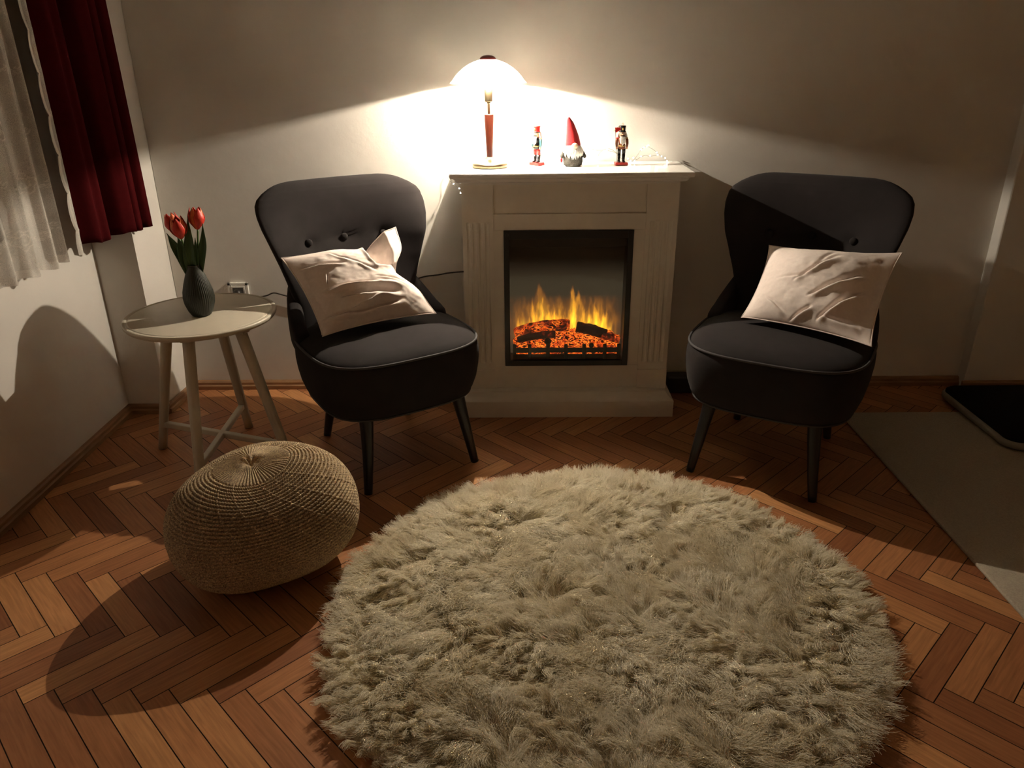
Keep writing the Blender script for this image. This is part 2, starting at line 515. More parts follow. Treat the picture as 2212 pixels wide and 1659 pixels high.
def herringbone_floor():
    w, L, gap = .0612, .2990, .0024
    ax, ay = -.836, 1.251
    s = math.sqrt(.5)
    V, Fc, tone, uvs = [], [], [], []
    def put(x0, x1, y0, y1, horiz):
        g = gap / 2
        ps = [(x0 + g, y0 + g), (x1 - g, y0 + g), (x1 - g, y1 - g), (x0 + g, y1 - g)]
        wp = [(ax + s * (px + py), ay + s * (py - px)) for px, py in ps]
        cx = sum(p[0] for p in wp) / 4; cy = sum(p[1] for p in wp) / 4
        if not (XL - .3 < cx < XR + .2 and YF - .2 < cy < WALL_Y + .2): return
        k = len(V)
        V.extend([(p[0], p[1], 0.0) for p in wp]); Fc.append((k, k + 1, k + 2, k + 3))
        tone.append(min(1, max(0, random.gauss(.48, .27))))
        o1, o2 = random.random() * 40, random.random() * 40
        uu = [(0, 0), (L, 0), (L, w), (0, w)] if horiz else [(0, 0), (0, w), (L, w), (L, 0)]
        uvs.extend([(a + o1, b + o2) for a, b in uu])
    for j in range(-14, 15):
        for k in range(-70, 71):
            bx, by = k * w + j * L, k * w - j * L
            put(bx, bx + L, by, by + w, True)
            put(bx + L, bx + L + w, by + w - L, by + w, False)
    me = bpy.data.meshes.new('floor')
    n = len(V)
    bx = box(XL - .3, XR + .3, YF - .2, WALL_Y + .3, -.05, -.0012)
    V2 = V + list(bx[0]); F2 = Fc + [tuple(i + n for i in f) for f in bx[1]]
    me.from_pydata(V2, [], F2)
    me.materials.append(M['parquet']); me.materials.append(M['gap'])
    mi = [0] * len(Fc) + [1] * len(bx[1])
    me.polygons.foreach_set('material_index', mi)
    a = me.attributes.new('plank_tone', 'FLOAT', 'FACE')
    a.data.foreach_set('value', tone + [0.0] * len(bx[1]))
    uvl = me.uv_layers.new(name='plank')
    flat = np.zeros(len(me.loops) * 2)
    flat[:len(uvs) * 2] = np.array(uvs).ravel()
    uvl.data.foreach_set('uv', flat)
    me.update()
    return tag(link(bpy.data.objects.new('floor', me)), kind='structure')
herringbone_floor()

struct('ceiling', box(XL - .3, XR + .3, YF - .2, WALL_Y + .3, CEIL, CEIL + .08), M['ceiling'])
struct('wall_back', box(-1.398, 1.86, WALL_Y, WALL_Y + .2, -.02, CEIL), M['plaster'])
# pier in the left corner and the projecting wall on the right
struct('wall_corner', extrude_poly([(-1.393, WALL_Y + .2), (-1.408, 2.752), (XL - .12, 2.752), (XL - .12, WALL_Y + .2)], 'z', -.02, CEIL), M['plaster'])
struct('wall_projection', box(1.858, XR + .1, 2.936, WALL_Y + .2, -.02, CEIL, .006), M['plaster'])
WY0, WY1, WZ0, WZ1 = 1.02, 2.30, .80, 2.15
wl = MB()
wl.add(*box(XL - .24, XL, YF, 2.76, -.02, WZ0)); wl.add(*box(XL - .24, XL, YF, 2.76, WZ1, CEIL))
wl.add(*box(XL - .24, XL, YF, WY0, WZ0, WZ1)); wl.add(*box(XL - .24, XL, WY1, 2.76, WZ0, WZ1))
tag(wl.build('wall_left', M['plaster'], None, False), kind='structure')
struct('wall_right', box(XR, XR + .15, YF, WALL_Y, -.02, CEIL), M['warm_wall'])
struct('wall_front', box(XL - .2, XR + .2, YF - .15, YF, -.02, CEIL), M['warm_wall'])
# window in the left wall, behind the lace
win = MB()
for a in ((WY0, WY0 + .06), (WY1 - .06, WY1), ((WY0 + WY1) / 2 - .035, (WY0 + WY1) / 2 + .035)):
    win.add(*box(XL - .20, XL - .15, a[0], a[1], WZ0, WZ1, .004))
for z in ((WZ0, WZ0 + .06), (WZ1 - .06, WZ1)):
    win.add(*box(XL - .20, XL - .15, WY0, WY1, z[0], z[1], .004))
w1 = tag(win.build('window_1', M['white_satin'], None, False), kind='structure')
raw('window_pane', *box(XL - .180, XL - .174, WY0 + .03, WY1 - .03, WZ0 + .03, WZ1 - .03), M['window_glass'], w1, False)
raw('window_sill', *box(XL - .15, XL + .015, WY0 - .02, WY1 + .02, WZ0 - .028, WZ0, .006), M['white_satin'], w1, False)

def skirting(name, a, b, nrm):
    """quarter-round topped baseboard from a to b (xy), nrm points into the room"""
    prof = [(0, 0), (.020, 0), (.020, .016), (.013, .020), (.013, .030), (.008, .036), (0, .038)]
    a = np.array(a, float); b = np.array(b, float); n = np.array(nrm, float)
    v = [(*(p + n * d), z) for p in (a, b) for d, z in prof]
    k = len(prof)
    f = [(i, (i + 1) % k, k + (i + 1) % k, k + i) for i in range(k)] + [tuple(range(k)), tuple(reversed(range(k, 2 * k)))]
    return tag(fix_normals(raw(name, v, f, M['baseboard'], None, False)), kind='structure')
skirting('baseboard_back', (-1.394, WALL_Y), (1.86, WALL_Y), (0, -1))
skirting('baseboard_pier_side', (-1.408, 2.742), (-1.394, WALL_Y), (1, -.06))
skirting('baseboard_pier_front', (XL, 2.752), (-1.396, 2.752), (0, -1))
skirting('baseboard_left', (XL, YF), (XL, 2.752), (1, 0))
skirting('baseboard_projection', (1.845, 2.936), (XR, 2.936), (0, -1))

# ------------------------------------------------------------------ electric fireplace
FX, FP = .184, 2.744
fire = thing('electric_fireplace', 'white electric fireplace with fluted pilasters and flames behind black framed glass', 'fireplace', (FX, 2.86, 0))
BACK = 2.972
def moulding_slab(x0, x1, y0, prof, y1=BACK):
    """profile (inset, z) swept along the left, front and right edges, solid"""
    v = []
    for ins, z in prof:
        v += [(x0 + ins, y1, z), (x0 + ins, y0 + ins, z), (x1 - ins, y0 + ins, z), (x1 - ins, y1, z)]
    f = grid_faces(len(prof), 4, True)
    f.append((3, 2, 1, 0)); n = 4 * (len(prof) - 1); f.append((n, n + 1, n + 2, n + 3))
    return v, f
mprof = [(.044, .884), (.044, .891)] + [(.044 - .026 * math.sin(t), .891 + .012 * (1 - math.cos(t))) for t in np.linspace(.2, PI / 2, 6)] + \
        [(.018 - .014 * (1 - math.cos(t)), .903 + .008 * math.sin(t)) for t in np.linspace(.2, PI / 2, 5)] + [(.001, .914), (0, .918), (0, .922), (.002, .927), (.005, .929), (.009, .930)]
mt = fix_normals(raw('mantel_shelf', *moulding_slab(-.239, .607, 2.684, mprof), M['white_lacquer'], fire, False, True))
# carcass, frieze, surround boards
X0, X1 = -.2036, .5710
PL0, PL1, PR0, PR1 = -.2036, -.091, .457, .571
IX0, IX1, IZ0, IZ1 = -.0545, .4165, .194, .719
car = MB()
car.add(*box(X0 + .004, IX0, 2.775, BACK, .02, .888)); car.add(*box(IX1, X1 - .004, 2.775, BACK, .02, .888))
car.add(*box(IX0, IX1, 2.775, BACK, .02, IZ0)); car.add(*box(IX0, IX1, 2.775, BACK, IZ1, .888)); car.add(*box(IX0, IX1, 2.935, BACK, IZ0, IZ1))
car.build('carcass', M['white_satin'], fire, False, True)
raw('frieze_panel', *box(PL1 - .002, PR0 + .002, FP + .009, 2.78, .776, .888, .002), M['white_satin'], fire, False, True)
raw('top_rail', *box(PL1 - .002, PR0 + .002, FP + .003, 2.78, IZ1, .7785, .002), M['white_satin'], fire, False, True)
raw('side_board', *box(PL1 - .002, IX0, FP + .005, 2.78, IZ0 - .02, IZ1, .001), M['white_satin'], fire, False, True)
raw('side_board', *box(IX1, PR0 + .002, FP + .005, 2.78, IZ0 - .02, IZ1, .001), M['white_satin'], fire, False, True)
raw('bottom_rail', *box(PL1 - .002, PR0 + .002, FP + .004, 2.78, .09, IZ0, .001), M['white_satin'], fire, False, True)

def pilaster(x0, x1):
    """front face carved with four flutes that stop short at both ends"""
    n = 90
    w = x1 - x0
    xs = np.linspace(0, w, n)
    zs = np.array([.10, .177, .1775, .180, .205, .2051, .210, .216, .222] + list(np.linspace(.26, .70, 8)) + [.735, .741, .746, .7505, .7507, .80, .888])
    v = []
    for z in zs:
        dep = np.zeros(n)
        k = np.clip(min((z - .205) / .016, (.7505 - z) / .016), 0, 1)
        for c in (.018, .040, .062, .084):
            c = c + .005
            d = np.clip(1 - ((xs - c) / .0075) ** 2, 0, None) ** .5
            dep += .0065 * d * k ** .5
        yy = FP + dep - (.007 if z <= .177 else 0)
        v.append(np.stack([x0 + xs, yy, np.full(n, z)], -1))
        
    nr = len(zs)
    v = np.concatenate(v)
    f = [tuple(reversed(q)) for q in grid_faces(nr, n)]
    f = [tuple(reversed(q)) for q in f]
    # side and back faces
    base = len(v)
    bk = []
    for z in zs: bk += [(x0, 2.79, z), (x1, 2.79, z)]
    v = np.concatenate([v, np.array(bk)])
    for i in range(nr - 1):
        a, b2 = i * n, (i + 1) * n
        f.append((base + 2 * i, a, b2, base + 2 * i + 2)); f.append((a + n - 1, base + 2 * i + 1, base + 2 * i + 3, b2 + n - 1))
    return v, f
raw('pilaster', *pilaster(PL0, PL1), M['white_satin'], fire, False, True)
raw('pilaster', *pilaster(PR0, PR1), M['white_satin'], fire, False, True)
pprof = [(0, 0), (0, .066), (.003, .070), (.010, .074), (.018, .080), (.024, .088), (.028, .094), (.028, .100)]
fix_normals(raw('plinth', *moulding_slab(-.227, .596, 2.684, pprof), M['white_satin'], fire, False, True))

# firebox insert
def ring_frame(x0, x1, z0, z1, a, b, c, d, y0, y1, bev=.0015):
    """frame with border widths left a, right b, bottom c, top d"""
    m = MB()
    m.add(*box(x0, x0 + a, y0, y1, z0, z1, bev)); m.add(*box(x1 - b, x1, y0, y1, z0, z1, bev))
    m.add(*box(x0 + a, x1 - b, y0, y1, z0, z0 + c, bev)); m.add(*box(x0 + a, x1 - b, y0, y1, z1 - d, z1, bev))
    return m
ins = ring_frame(IX0, IX1, IZ0, IZ1, .020, .020, .022, .030, 2.740, 2.762).build('insert_frame', M['black_frame'], fire, False, True)
# recessed box: side walls, ceiling and floor of the firebox
fb = MB()
fb.add(*box(IX0 + .004, IX0 + .018, 2.760, 2.93, IZ0, IZ1)); fb.add(*box(IX1 - .018, IX1 - .004, 2.760, 2.93, IZ0, IZ1))
fb.add(*box(IX0 + .018, IX1 - .018, 2.760, 2.93, IZ0 + .004, IZ0 + .020)); fb.add(*box(IX0 + .018, IX1 - .018, 2.760, 2.93, IZ1 - .016, IZ1 - .004))
fb.add(*box(IX0 + .018, IX1 - .018, 2.764, 2.80, .655, IZ1 - .016))
fb.build('firebox', M['black_frame'], fire, False, True)
raw('glass_front', *box(IX0 + .018, IX1 - .018, 2.747, 2.750, IZ0 + .018, IZ1 - .026), M['fire_glass'], fire, False, True)
bt = MB(); v_, f_ = tube([(IX0 + .012 + .005 * math.cos(t), 2.7395, IZ1 - .014 + .005 * math.sin(t)) for t in np.linspace(0, 2 * PI, 24)], .0006, 6)
bt.add(v_, f_); bt.build('round_mark', mat('dim_grey_print', (.05, .05, .048), rough=.5), fire, True, True)

# flame screen: a lit screen at the back of the firebox
def flame_screen():
    y = 2.835
    sx0, sx1, sz0, sz1 = IX0 + .018, IX1 - .018, IZ0 + .020, .700
    nx, nz = 300, 300
    X, Z = np.meshgrid(np.linspace(sx0, sx1, nx), np.linspace(sz0, sz1, nz))
    # flame picture coordinates: u across 0..1555, w down 0..1659 (matches x -.07..+.46, z .72...13)
    u = (X + .0745) / (.4575 + .0745) * 1555
    w = (.723 - Z) / (.723 - .128) * 1659
    w = w + 10 * (fbm(u / 40, w / 60, 3) - .5)
    uu = u + 26 * (fbm(u / 60, w / 80, 4) - .5) * np.clip((1200 - w) / 300, .2, 1.2)
    amber = np.zeros_like(u); hot = np.zeros_like(u)
    tongues = [  # tip u, tip w, base u, base w, half width, amber, hot
        (205, 1040, 215, 1210, 34, .60, .75), (262, 965, 275, 1200, 36, .62, .8), (335, 1000, 320, 1190, 38, .62, .75), (372, 850, 390, 1170, 34, .45, .15),
        (440, 660, 520, 1150, 78, .62, .25), (500, 930, 470, 1150, 46, .55, .5), (545, 960, 500, 1130, 40, .5, .6), (625, 930, 660, 1140, 60, .62, .35),
        (650, 1010, 690, 1110, 26, .4, .9), (675, 770, 690, 1100, 42, .30, .05), (818, 690, 838, 1210, 46, .62, .42), (885, 740, 880, 1180, 54, .42, .05),
        (745, 1000, 760, 1120, 46, .5, .35), (830, 930, 836, 1215, 30, .4, .5), (935, 880, 950, 1150, 46, .45, .15), (1005, 930, 990, 1130, 56, .6, .35),
        (950, 1010, 1020, 1110, 24, .35, .9), (1050, 980, 1050, 1130, 28, .5, .7), (1070, 880, 1115, 1140, 36, .62, .95), (1145, 1080, 1130, 1190, 46, .5, 1.0),
        (1180, 960, 1165, 1160, 32, .55, .9), (1212, 940, 1200, 1190, 28, .5, .45), (1262, 1020, 1245, 1210, 30, .5, .6)]
    for tu, tw, bu, bw, hw, am, ho in tongues:
        t = np.clip((w - tw) / (bw + 60 - tw), 0, 1)
        inside = (w > tw - 40) & (w < bw + 110)
        cu = tu + (bu - tu) * t ** .8
        wid = 1.32 * hw * (.14 + .95 * np.sin(np.clip(t, 0, 1) * PI * .62) ** 1.1)
        g = np.exp(-np.abs((uu - cu) / wid) ** 2.6) * np.clip((w - tw + 40) / 90, 0, 1) * np.clip((bw + 110 - w) / 90, 0, 1) * inside
        amber = np.maximum(amber, g * am) + .22 * g * am
        core = np.exp(-np.abs((uu - cu) / (wid * .55)) ** 2.2) * np.clip((t - .18) * 2.2, 0, 1) * np.clip((bw + 40 - w) / 90, 0, 1)
        hot = np.maximum(hot, core * ho)
    haze = np.exp(-((u - 730) / 560) ** 6) * np.clip((w - 760) / 300, 0, 1) * np.clip((1330 - w) / 120, 0, 1)
    wisps = .55 + .9 * (fbm(uu / 34, w / 150, 4) - .5) * 2
    inten = amber * np.clip(wisps, .25, 1.5) + .72 * haze * np.clip(wisps, .3, 1.4)
    hot = hot * np.clip(.6 + 1.3 * (fbm(uu / 28, w / 70, 3) - .35), .2, 1.3)
    col = np.zeros(u.shape + (3,))
    col[..., 0] = 1.05 * inten + .75 * hot
    col[..., 1] = .43 * inten ** 1.15 + .56 * hot
    col[..., 2] = .016 * inten + .016 * hot
    # room and flame light on the screen, painted as faint glow, fading upwards
    bl = np.clip((w - 330) / 330, 0, 1) * np.clip((1700 - w) / 200, 0, 1)
    bl = bl * bl * (3 - 2 * bl)
    col += (bl[..., None] * np.array([.034, .026, .015]))
    v = np.stack([X, np.full_like(X, y), Z], -1).reshape(-1, 3)
    o = raw('flame_screen', v, grid_faces(nz, nx), M['flame_screen'], fire, True, True)
    a = o.data.attributes.new('fire_glow', 'FLOAT_COLOR', 'POINT')
    a.data.foreach_set('color', np.concatenate([np.clip(col, 0, 3), np.ones(u.shape + (1,))], -1).astype(np.float32).ravel())
    return o
flame_screen()

def log_mesh(a, b, r0, r1, squash=1.0, seed=0.0, bend=0.0):
    a = np.array(a); b = np.array(b)
    n = 26; seg = 28
    t = np.linspace(0, 1, n)
    p = a + (b - a) * t[:, None]
    p[:, 2] += bend * np.sin(t * PI)
    P, T, Nn, B = frames(p)
    ang = np.linspace(0, 2 * PI, seg, endpoint=False)
    v = []
    for i in range(n):
        r = (r0 + (r1 - r0) * t[i]) * (1 + .22 * (fbm(ang * 2.2 / PI * 3 + seed, np.full(seg, t[i] * 7 + seed), 3) - .5) * 2)
        r *= min(1, .80 + 6 * min(t[i], 1 - t[i]))
        v.append(P[i] + r[:, None] * (np.cos(ang)[:, None] * Nn[i] * squash + np.sin(ang)[:, None] * B[i]))
    f = grid_faces(n, seg, True)
    f.append(tuple(reversed(range(seg)))); f.append(tuple(range((n - 1) * seg, n * seg)))
    return np.concatenate(v), f
raw('log', *log_mesh((-.018, 2.812, .304), (.196, 2.806, .336), .021, .027, .9, 1.0, .012), M['log_ember'], fire, True, True)
raw('log', *log_mesh((.222, 2.806, .330), (.338, 2.796, .302), .024, .021, .9, 4.0, .003), M['log_dark'], fire, True, True)
raw('log', *log_mesh((.318, 2.790, .304), (.388, 2.786, .284), .018, .017, .95, 7.0), M['log_ember'], fire, True, True)
raw('log', *log_mesh((-.006, 2.786, .284), (.140, 2.784, .308), .014, .017, .9, 9.0, .006), M['log_dark'], fire, True, True)
def ember_bed():
    nx, ny = 120, 30
    X, Yy = np.meshgrid(np.linspace(-.024, .390, nx), np.linspace(2.764, 2.828, ny))
    s = (Yy - 2.764) / .064
    Zz = .252 + .050 * s ** .8 + .018 * (fbm(X * 55, Yy * 60, 3) - .5) * 2 + .014 * np.exp(-((X - .19) / .14) ** 2)
    Zz -= .02 * np.clip((np.abs(X - .183) - .17) / .035, 0, 1)
    Zz[0] = .234
    return np.stack([X, Yy, Zz], -1).reshape(-1, 3), grid_faces(ny, nx)
raw('ember_bed', *ember_bed(), M['ember'], fire, True, True)
gr = MB()
gr.add(*box(-.020, .386, 2.754, 2.762, .243, .262, .002)); gr.add(*box(-.020, .386, 2.754, 2.762, .2135, .236, .002))
for x in (-.018, .040, .180, .250, .330, .384):
    gr.add(*box(x - .007, x + .007, 2.752, 2.763, .2135, .277, .003))
gr.add(*blob((.110, 2.757, .289), (.014, .008, .014))); gr.add(*box(.103, .118, 2.753, 2.763, .2135, .284, .003))
gr.add(*blob((.278, 2.757, .272), (.010, .007, .010)))
gr.build('grate', M['black_soot'], fire, False, True)

# ------------------------------------------------------------------ table lamp
LX, LY = -.1025, 2.845
lamp = thing('table_lamp', 'lit table lamp with white glass dome shade and red wooden stem on the mantel', 'lamp', (LX, LY, .93))
zb = .93
raw('lamp_base', *lathe([(.062, .9302), (.064, .932), (.064, .9415), (.062, .9445), (.056, .9475), (.046, .952), (.030, .9575), (.0165, .9625), (.0145, .966)], 64, (LX, LY)), M['brass'], lamp, True, True)
raw('lamp_stem', *lathe([(.0108, .964), (.0108, .966), (.0175, 1.1085), (.0168, 1.111), (.010, 1.112)], 40, (LX, LY)), M['cherry'], lamp, True, True)
raw('lamp_rod', *lathe([(.0054, 1.111), (.0054, 1.146), (.0075, 1.146), (.0075, 1.151), (.005, 1.152)], 24, (LX, LY)), M['brass'], lamp, True, True)
raw('lamp_socket', *lathe([(.006, 1.151), (.0140, 1.152), (.0148, 1.155), (.0148, 1.193), (.0140, 1.196), (.0115, 1.196), (.0115, 1.188), (.005, 1.187)], 40, (LX, LY)), M['brass'], lamp, True, True)
BZ = 1.2408
raw('bulb', *lathe([(.0075, 1.189), (.0080, 1.205), (.0125, 1.222), (.0150, 1.238), (.0140, 1.252), (.0090, 1.262), (.002, 1.2655)], 32, (LX, LY)), M['bulb_glass'], lamp, True, True)
raw('filament', *blob((LX, LY, BZ), (.0046, .0046, .0046), 14, 8), M['filament'], lamp, True, True)
# dome shade: single opal glass shell with a rounded lip
R_, z0 = .1335, 1.2125
dome = [(R_ - .0015, z0 - .0002), (R_, z0 + .001), (R_ - .0004, z0 + .003)]
for q, zz in [(.126, .0105), (.115, .0245), (.102, .0375), (.086, .0505), (.068, .0615), (.050, .0695), (.034, .0745), (.020, .077), (.008, .0775)]:
    dome.append((q, z0 + zz))
a_ = np.linspace(0, 2 * PI, 96, endpoint=False)
dv = np.concatenate([np.stack([LX + r * np.cos(a_), LY + r * np.sin(a_), np.full(96, z)], -1) for r, z in dome])
raw('lamp_shade', dv, grid_faces(len(dome), 96, True), M['shade'], lamp, True, True)
raw('finial', *lathe([(.0280, 1.2880), (.0285, 1.2915), (.0235, 1.2975), (.014, 1.3015), (.004, 1.3030)], 36, (LX, LY)), M['red_knob'], lamp, True, True)
# three little brass arms that carry the glass
arm = MB()
arm.add(*tube([(LX, LY, 1.262), (LX, LY, 1.290)], .0022, 8))
arm.build('shade_carrier', M['brass'], lamp, True, True)

# ------------------------------------------------------------------ fairy lights on the mantel
fairy = thing('fairy_lights', 'string of white fairy lights trailing along the back of the mantel', 'string lights', (.15, 2.94, .93))
strands = [
    [(-.209, 2.80, .845), (-.215, 2.81, .86), (-.225, 2.83, .865), (-.243, 2.86, .872), (-.261, 2.88, .889), (-.263, 2.9, .911), (-.255, 2.92, .927), (-.24, 2.93, .937), (-.233, 2.94, .95), (-.244, 2.95, .957), (-.225, 2.955, .97), (-.199, 2.96, .978), (-.169, 2.965, .981), (-.12, 2.96, .980), (-.08, 2.96, .979), (-.062, 2.96, .967), (-.049, 2.955, .948), (-.024, 2.95, .939), (-.003, 2.95, .936), (.018, 2.95, .937), (.033, 2.95, .940), (.049, 2.95, .944), (.065, 2.95, .947), (.085, 2.95, .954), (.10, 2.95, .96), (.118, 2.95, .965), (.139, 2.95, .963), (.157, 2.95, .956), (.168, 2.945, .946), (.176, 2.935, .934)],
    [(-.258, 2.93, .924), (-.244, 2.93, .929), (-.232, 2.93, .938), (-.209, 2.94, .943), (-.174, 2.95, .94), (-.13, 2.945, .936), (-.09, 2.95, .940), (-.049, 2.955, .945)],
    [(.176, 2.935, .934), (.205, 2.93, .940), (.225, 2.95, .975), (.239, 2.96, .992), (.252, 2.96, .989), (.265, 2.96, .977), (.286, 2.96, .975), (.302, 2.96, .972), (.322, 2.96, .974), (.331, 2.96, .978), (.348, 2.96, .975), (.364, 2.96, .965), (.37, 2.955, .961), (.355, 2.96, .966), (.331, 2.962, .972)],
    [(.314, 2.955, .971), (.304, 2.95, .965), (.298, 2.94, .952)],
    [(.37, 2.955, .961), (.385, 2.935, .944), (.406, 2.92, .944), (.42, 2.91, .938), (.432, 2.92, .946), (.444, 2.94, .957), (.458, 2.955, .973), (.469, 2.96, .98), (.481, 2.96, .985), (.497, 2.96, .977), (.512, 2.95, .968), (.523, 2.945, .958), (.532, 2.94, .95), (.541, 2.935, .947), (.551, 2.92, .935)],
    [(.42, 2.91, .938), (.443, 2.93, .943), (.457, 2.94, .95), (.476, 2.95, .953), (.493, 2.955, .95), (.511, 2.955, .952), (.522, 2.945, .955)],
]
wm = MB()
for s_ in strands:
    p = spline(s_, 6)
    p = p + (rng.random(p.shape) - .5) * .0012
    wm.add(*tube(p, .0007, 5))
wm.build('wire', M['wire'], fairy, True, True)
leds = [(-.209, 2.80, .846), (-.214, 2.81, .860), (-.238, 2.858, .870), (-.263, 2.9, .909), (-.255, 2.92, .926), (-.240, 2.93, .938), (-.233, 2.94, .951), (-.245, 2.95, .958), (-.238, 2.95, .968), (-.213, 2.958, .975), (-.209, 2.94, .943), (-.180, 2.95, .941), (-.172, 2.95, .946), (-.13, 2.945, .938), (-.049, 2.955, .950), (-.024, 2.95, .941), (-.003, 2.95, .947), (.028, 2.95, .951), (.033, 2.95, .945), (.085, 2.95, .966), (.088, 2.95, .956), (.104, 2.95, .962), (.130, 2.95, .968), (.139, 2.95, .964), (.172, 2.943, .947), (.176, 2.937, .937), (.240, 2.92, .949), (.258, 2.958, .985), (.266, 2.958, .976), (.286, 2.96, .976), (.331, 2.96, .979), (.330, 2.958, .970), (.298, 2.94, .950), (.406, 2.92, .946), (.414, 2.91, .940), (.430, 2.91, .940), (.425, 2.915, .950), (.458, 2.955, .974), (.469, 2.96, .981), (.479, 2.958, .985), (.485, 2.96, .988), (.457, 2.94, .951), (.493, 2.955, .952), (.516, 2.95, .964), (.519, 2.945, .956), (.533, 2.94, .951), (.545, 2.93, .946), (.551, 2.92, .936)]
star = MB()
star.add(*blob((0, 0, 0), (.0018, .0018, .0030), 8, 6)); star.add(*blob((0, 0, 0), (.0030, .0014, .0014), 8, 6))
led0 = None
for p in leds:
    p = (p[0], p[1], max(p[2], .9345) if -.238 < p[0] < .606 and p[1] < 2.972 and p[2] > .91 else p[2])
    lp = (p[0] - .15, p[1] - 2.94, p[2] - .93)
    if led0 is None:
        led0 = star.build('led', M['led'], fairy); o = led0
    else:
        o = led0.copy(); link(o); o.parent = fairy
    o.location = lp
    o.rotation_euler = (random.random() * 3, random.random() * 3, random.random() * 3)

# ------------------------------------------------------------------ mantel figures
def nutcracker(name, label, loc, rotz, hat, torso, trouser, upper, flag=False):
    t = thing(name, label, 'figurine', loc, rotz, 'nutcracker figures on the mantel')
    raw('stand', *box(-.023, .023, -.018, .018, 0.0003, .011, .0025), M['toy_red'], t, False)
    for s in (-1, 1):
        m = MB()
        m.add(*tube([(s * .0085, .001, .036), (s * .0085, .001, .052), (s * .0080, .001, .060)], [.0058, .0066, .0066], 14))
        leg = m.build('leg', M[trouser], t)
        b = MB()
        b.add(*tube([(s * .0085, .001, .012), (s * .0085, .001, .020), (s * .0085, .001, .037)], [.0052, .0050, .0064], 14))
        b.add(*blob((s * .0085, -.006, .0137), (.0056, .0105, .0033), 12, 8))
        b.build('boot', M['toy_black'], leg)
    raw('torso', *lathe([(.010, .056), (.0135, .060), (.0128, .068), (.0115, .074), (.0135, .086), (.0150, .092), (.0125, .096), (.006, .098)], 28), M[torso], t)
    belt = raw('belt', *lathe([(.0131, .0655), (.0136, .0665), (.0132, .0700), (.0126, .071)], 28), M['toy_gold'], t)
    for s in (-1, 1):
        raw('arm', *tube([(s * .0165, 0, .094), (s * .0185, 0, .088), (s * .0195, -.001, .076), (s * .0185, -.003, .064)], [.0040, .0053, .0050, .0043], 12), M[upper], t)
        raw('epaulette', *blob((s * .0170, 0, .0945), (.0056, .0058, .0026), 12, 6), M['toy_gold'] if s > 0 else M['toy_red'], t)
        raw('hand', *blob((s * .0184, -.0035, .0605), (.0040, .0042, .0048), 12, 8), M['toy_skin'], t)
    hd = raw('head', *lathe([(.006, .096), (.0098, .099), (.0112, .104), (.0112, .112), (.0104, .117), (.006, .118)], 28), M['toy_skin'], t)
    raw('nose', *blob((0, -.0120, .1075), (.0022, .0042, .0026), 10, 6), M['toy_skin'], hd)
    for s in (-1, 1):
        e = raw('eye', *blob((s * .0044, -.0102, .1110), (.0024, .0014, .0026), 10, 6), M['toy_white'], hd)
        raw('pupil', *blob((s * .0044, -.0116, .1110), (.0012, .0008, .0014), 8, 6), M['toy_black'], hd)
        raw('moustache', *tube([(s * .0008, -.0120, .1040), (s * .0045, -.0120, .1028), (s * .0085, -.0095, .1050)], [.0018, .0016, .0006], 8), M['toy_black'], hd)
    raw('mouth', *box(-.0042, .0042, -.0116, -.0095, .0995, .1018, .0006), M['toy_white'], hd, False)
    # beard and wig in tufts
    bd = MB()
    for k in range(9):
        x = (k - 4) * .0016
        bd.add(*tube(spline([(x, -.0105, .0995), (x * 1.3, -.0150, .090), (x * 1.15, -.0160, .079), (x * .4, -.0150, .0690 + .002 * abs(k - 4))], 4), [.0022] * 10 + [.0017, .0012, .0007], 6))
    bd.build('beard', M['toy_white'], hd)
    wg = MB()
    for k in range(15):
        a = PI * (-.02 + 1.04 * k / 14)
        cx, sx = math.cos(a), math.sin(a)
        wg.add(*tube(spline([(cx * .0100, sx * .0095, .1165), (cx * .0138, sx * .0135, .110), (cx * .0165, sx * .0160, .100), (cx * .0172, sx * .0175, .0925 + .002 * (k % 3))], 4), [.0026] * 10 + [.002, .0014, .0008], 6))
    wg.build('wig', M['toy_white'], hd)
    ht = raw('hat', *lathe([(.0118, .1155), (.0124, .1165), (.0112, .1185), (.0112, .1270), (.0126, .1345), (.0126, .1365), (.010, .1372)], 28), M[hat], t)
    raw('hat_brim', *lathe([(.0121, .1150), (.0140, .1156), (.0138, .1172), (.0116, .1182)], 28), M['toy_black'], ht)
    raw('badge', *blob((0, -.0118, .1260), (.0034, .0016, .0042), 12, 8), M['toy_gold'], ht)
    return t
n1 = nutcracker('nutcracker', 'small nutcracker in red hat beside the lamp, turned sideways with dark hanging loop', (.068, 2.885, .93), math.radians(-42), 'toy_red', 'toy_black', 'toy_red', 'toy_teal')
raw('hanging_loop', *tube(spline([(.002, 0, .137), (.006, .002, .1435), (.020, .008, .1405), (.040, .016, .125), (.052, .020, .112), (.052, .022, .108), (.045, .019, .110), (.028, .012, .126), (.010, .004, .1375), (.004, .001, .1375)], 6), .0006, 6), M['plug_black'], n1)
raw('sword', *tube([(.0190, -.006, .062), (.0205, -.004, .045), (.0215, .000, .020)], [.0013, .0011, .0004], 6), M['toy_black'], n1)
n2 = nutcracker('nutcracker', 'small nutcracker in tall black hat holding a red pennant, right end of mantel', (.374, 2.868, .93), math.radians(4), 'toy_black', 'toy_brown', 'toy_black', 'toy_brown')
raw('flag_pole', *tube([(-.0165, -.009, .011), (-.0215, -.008, .060), (-.0275, -.007, .131)], .0009, 8), M['plug_black'], n2)
fl = MB(); fl.add(*extrude_poly([(-.0285, .131), (-.0265, .113), (.009, .1315)], 'y', -.0078, -.0068))
fl.build('pennant', M['toy_red'], n2, False)
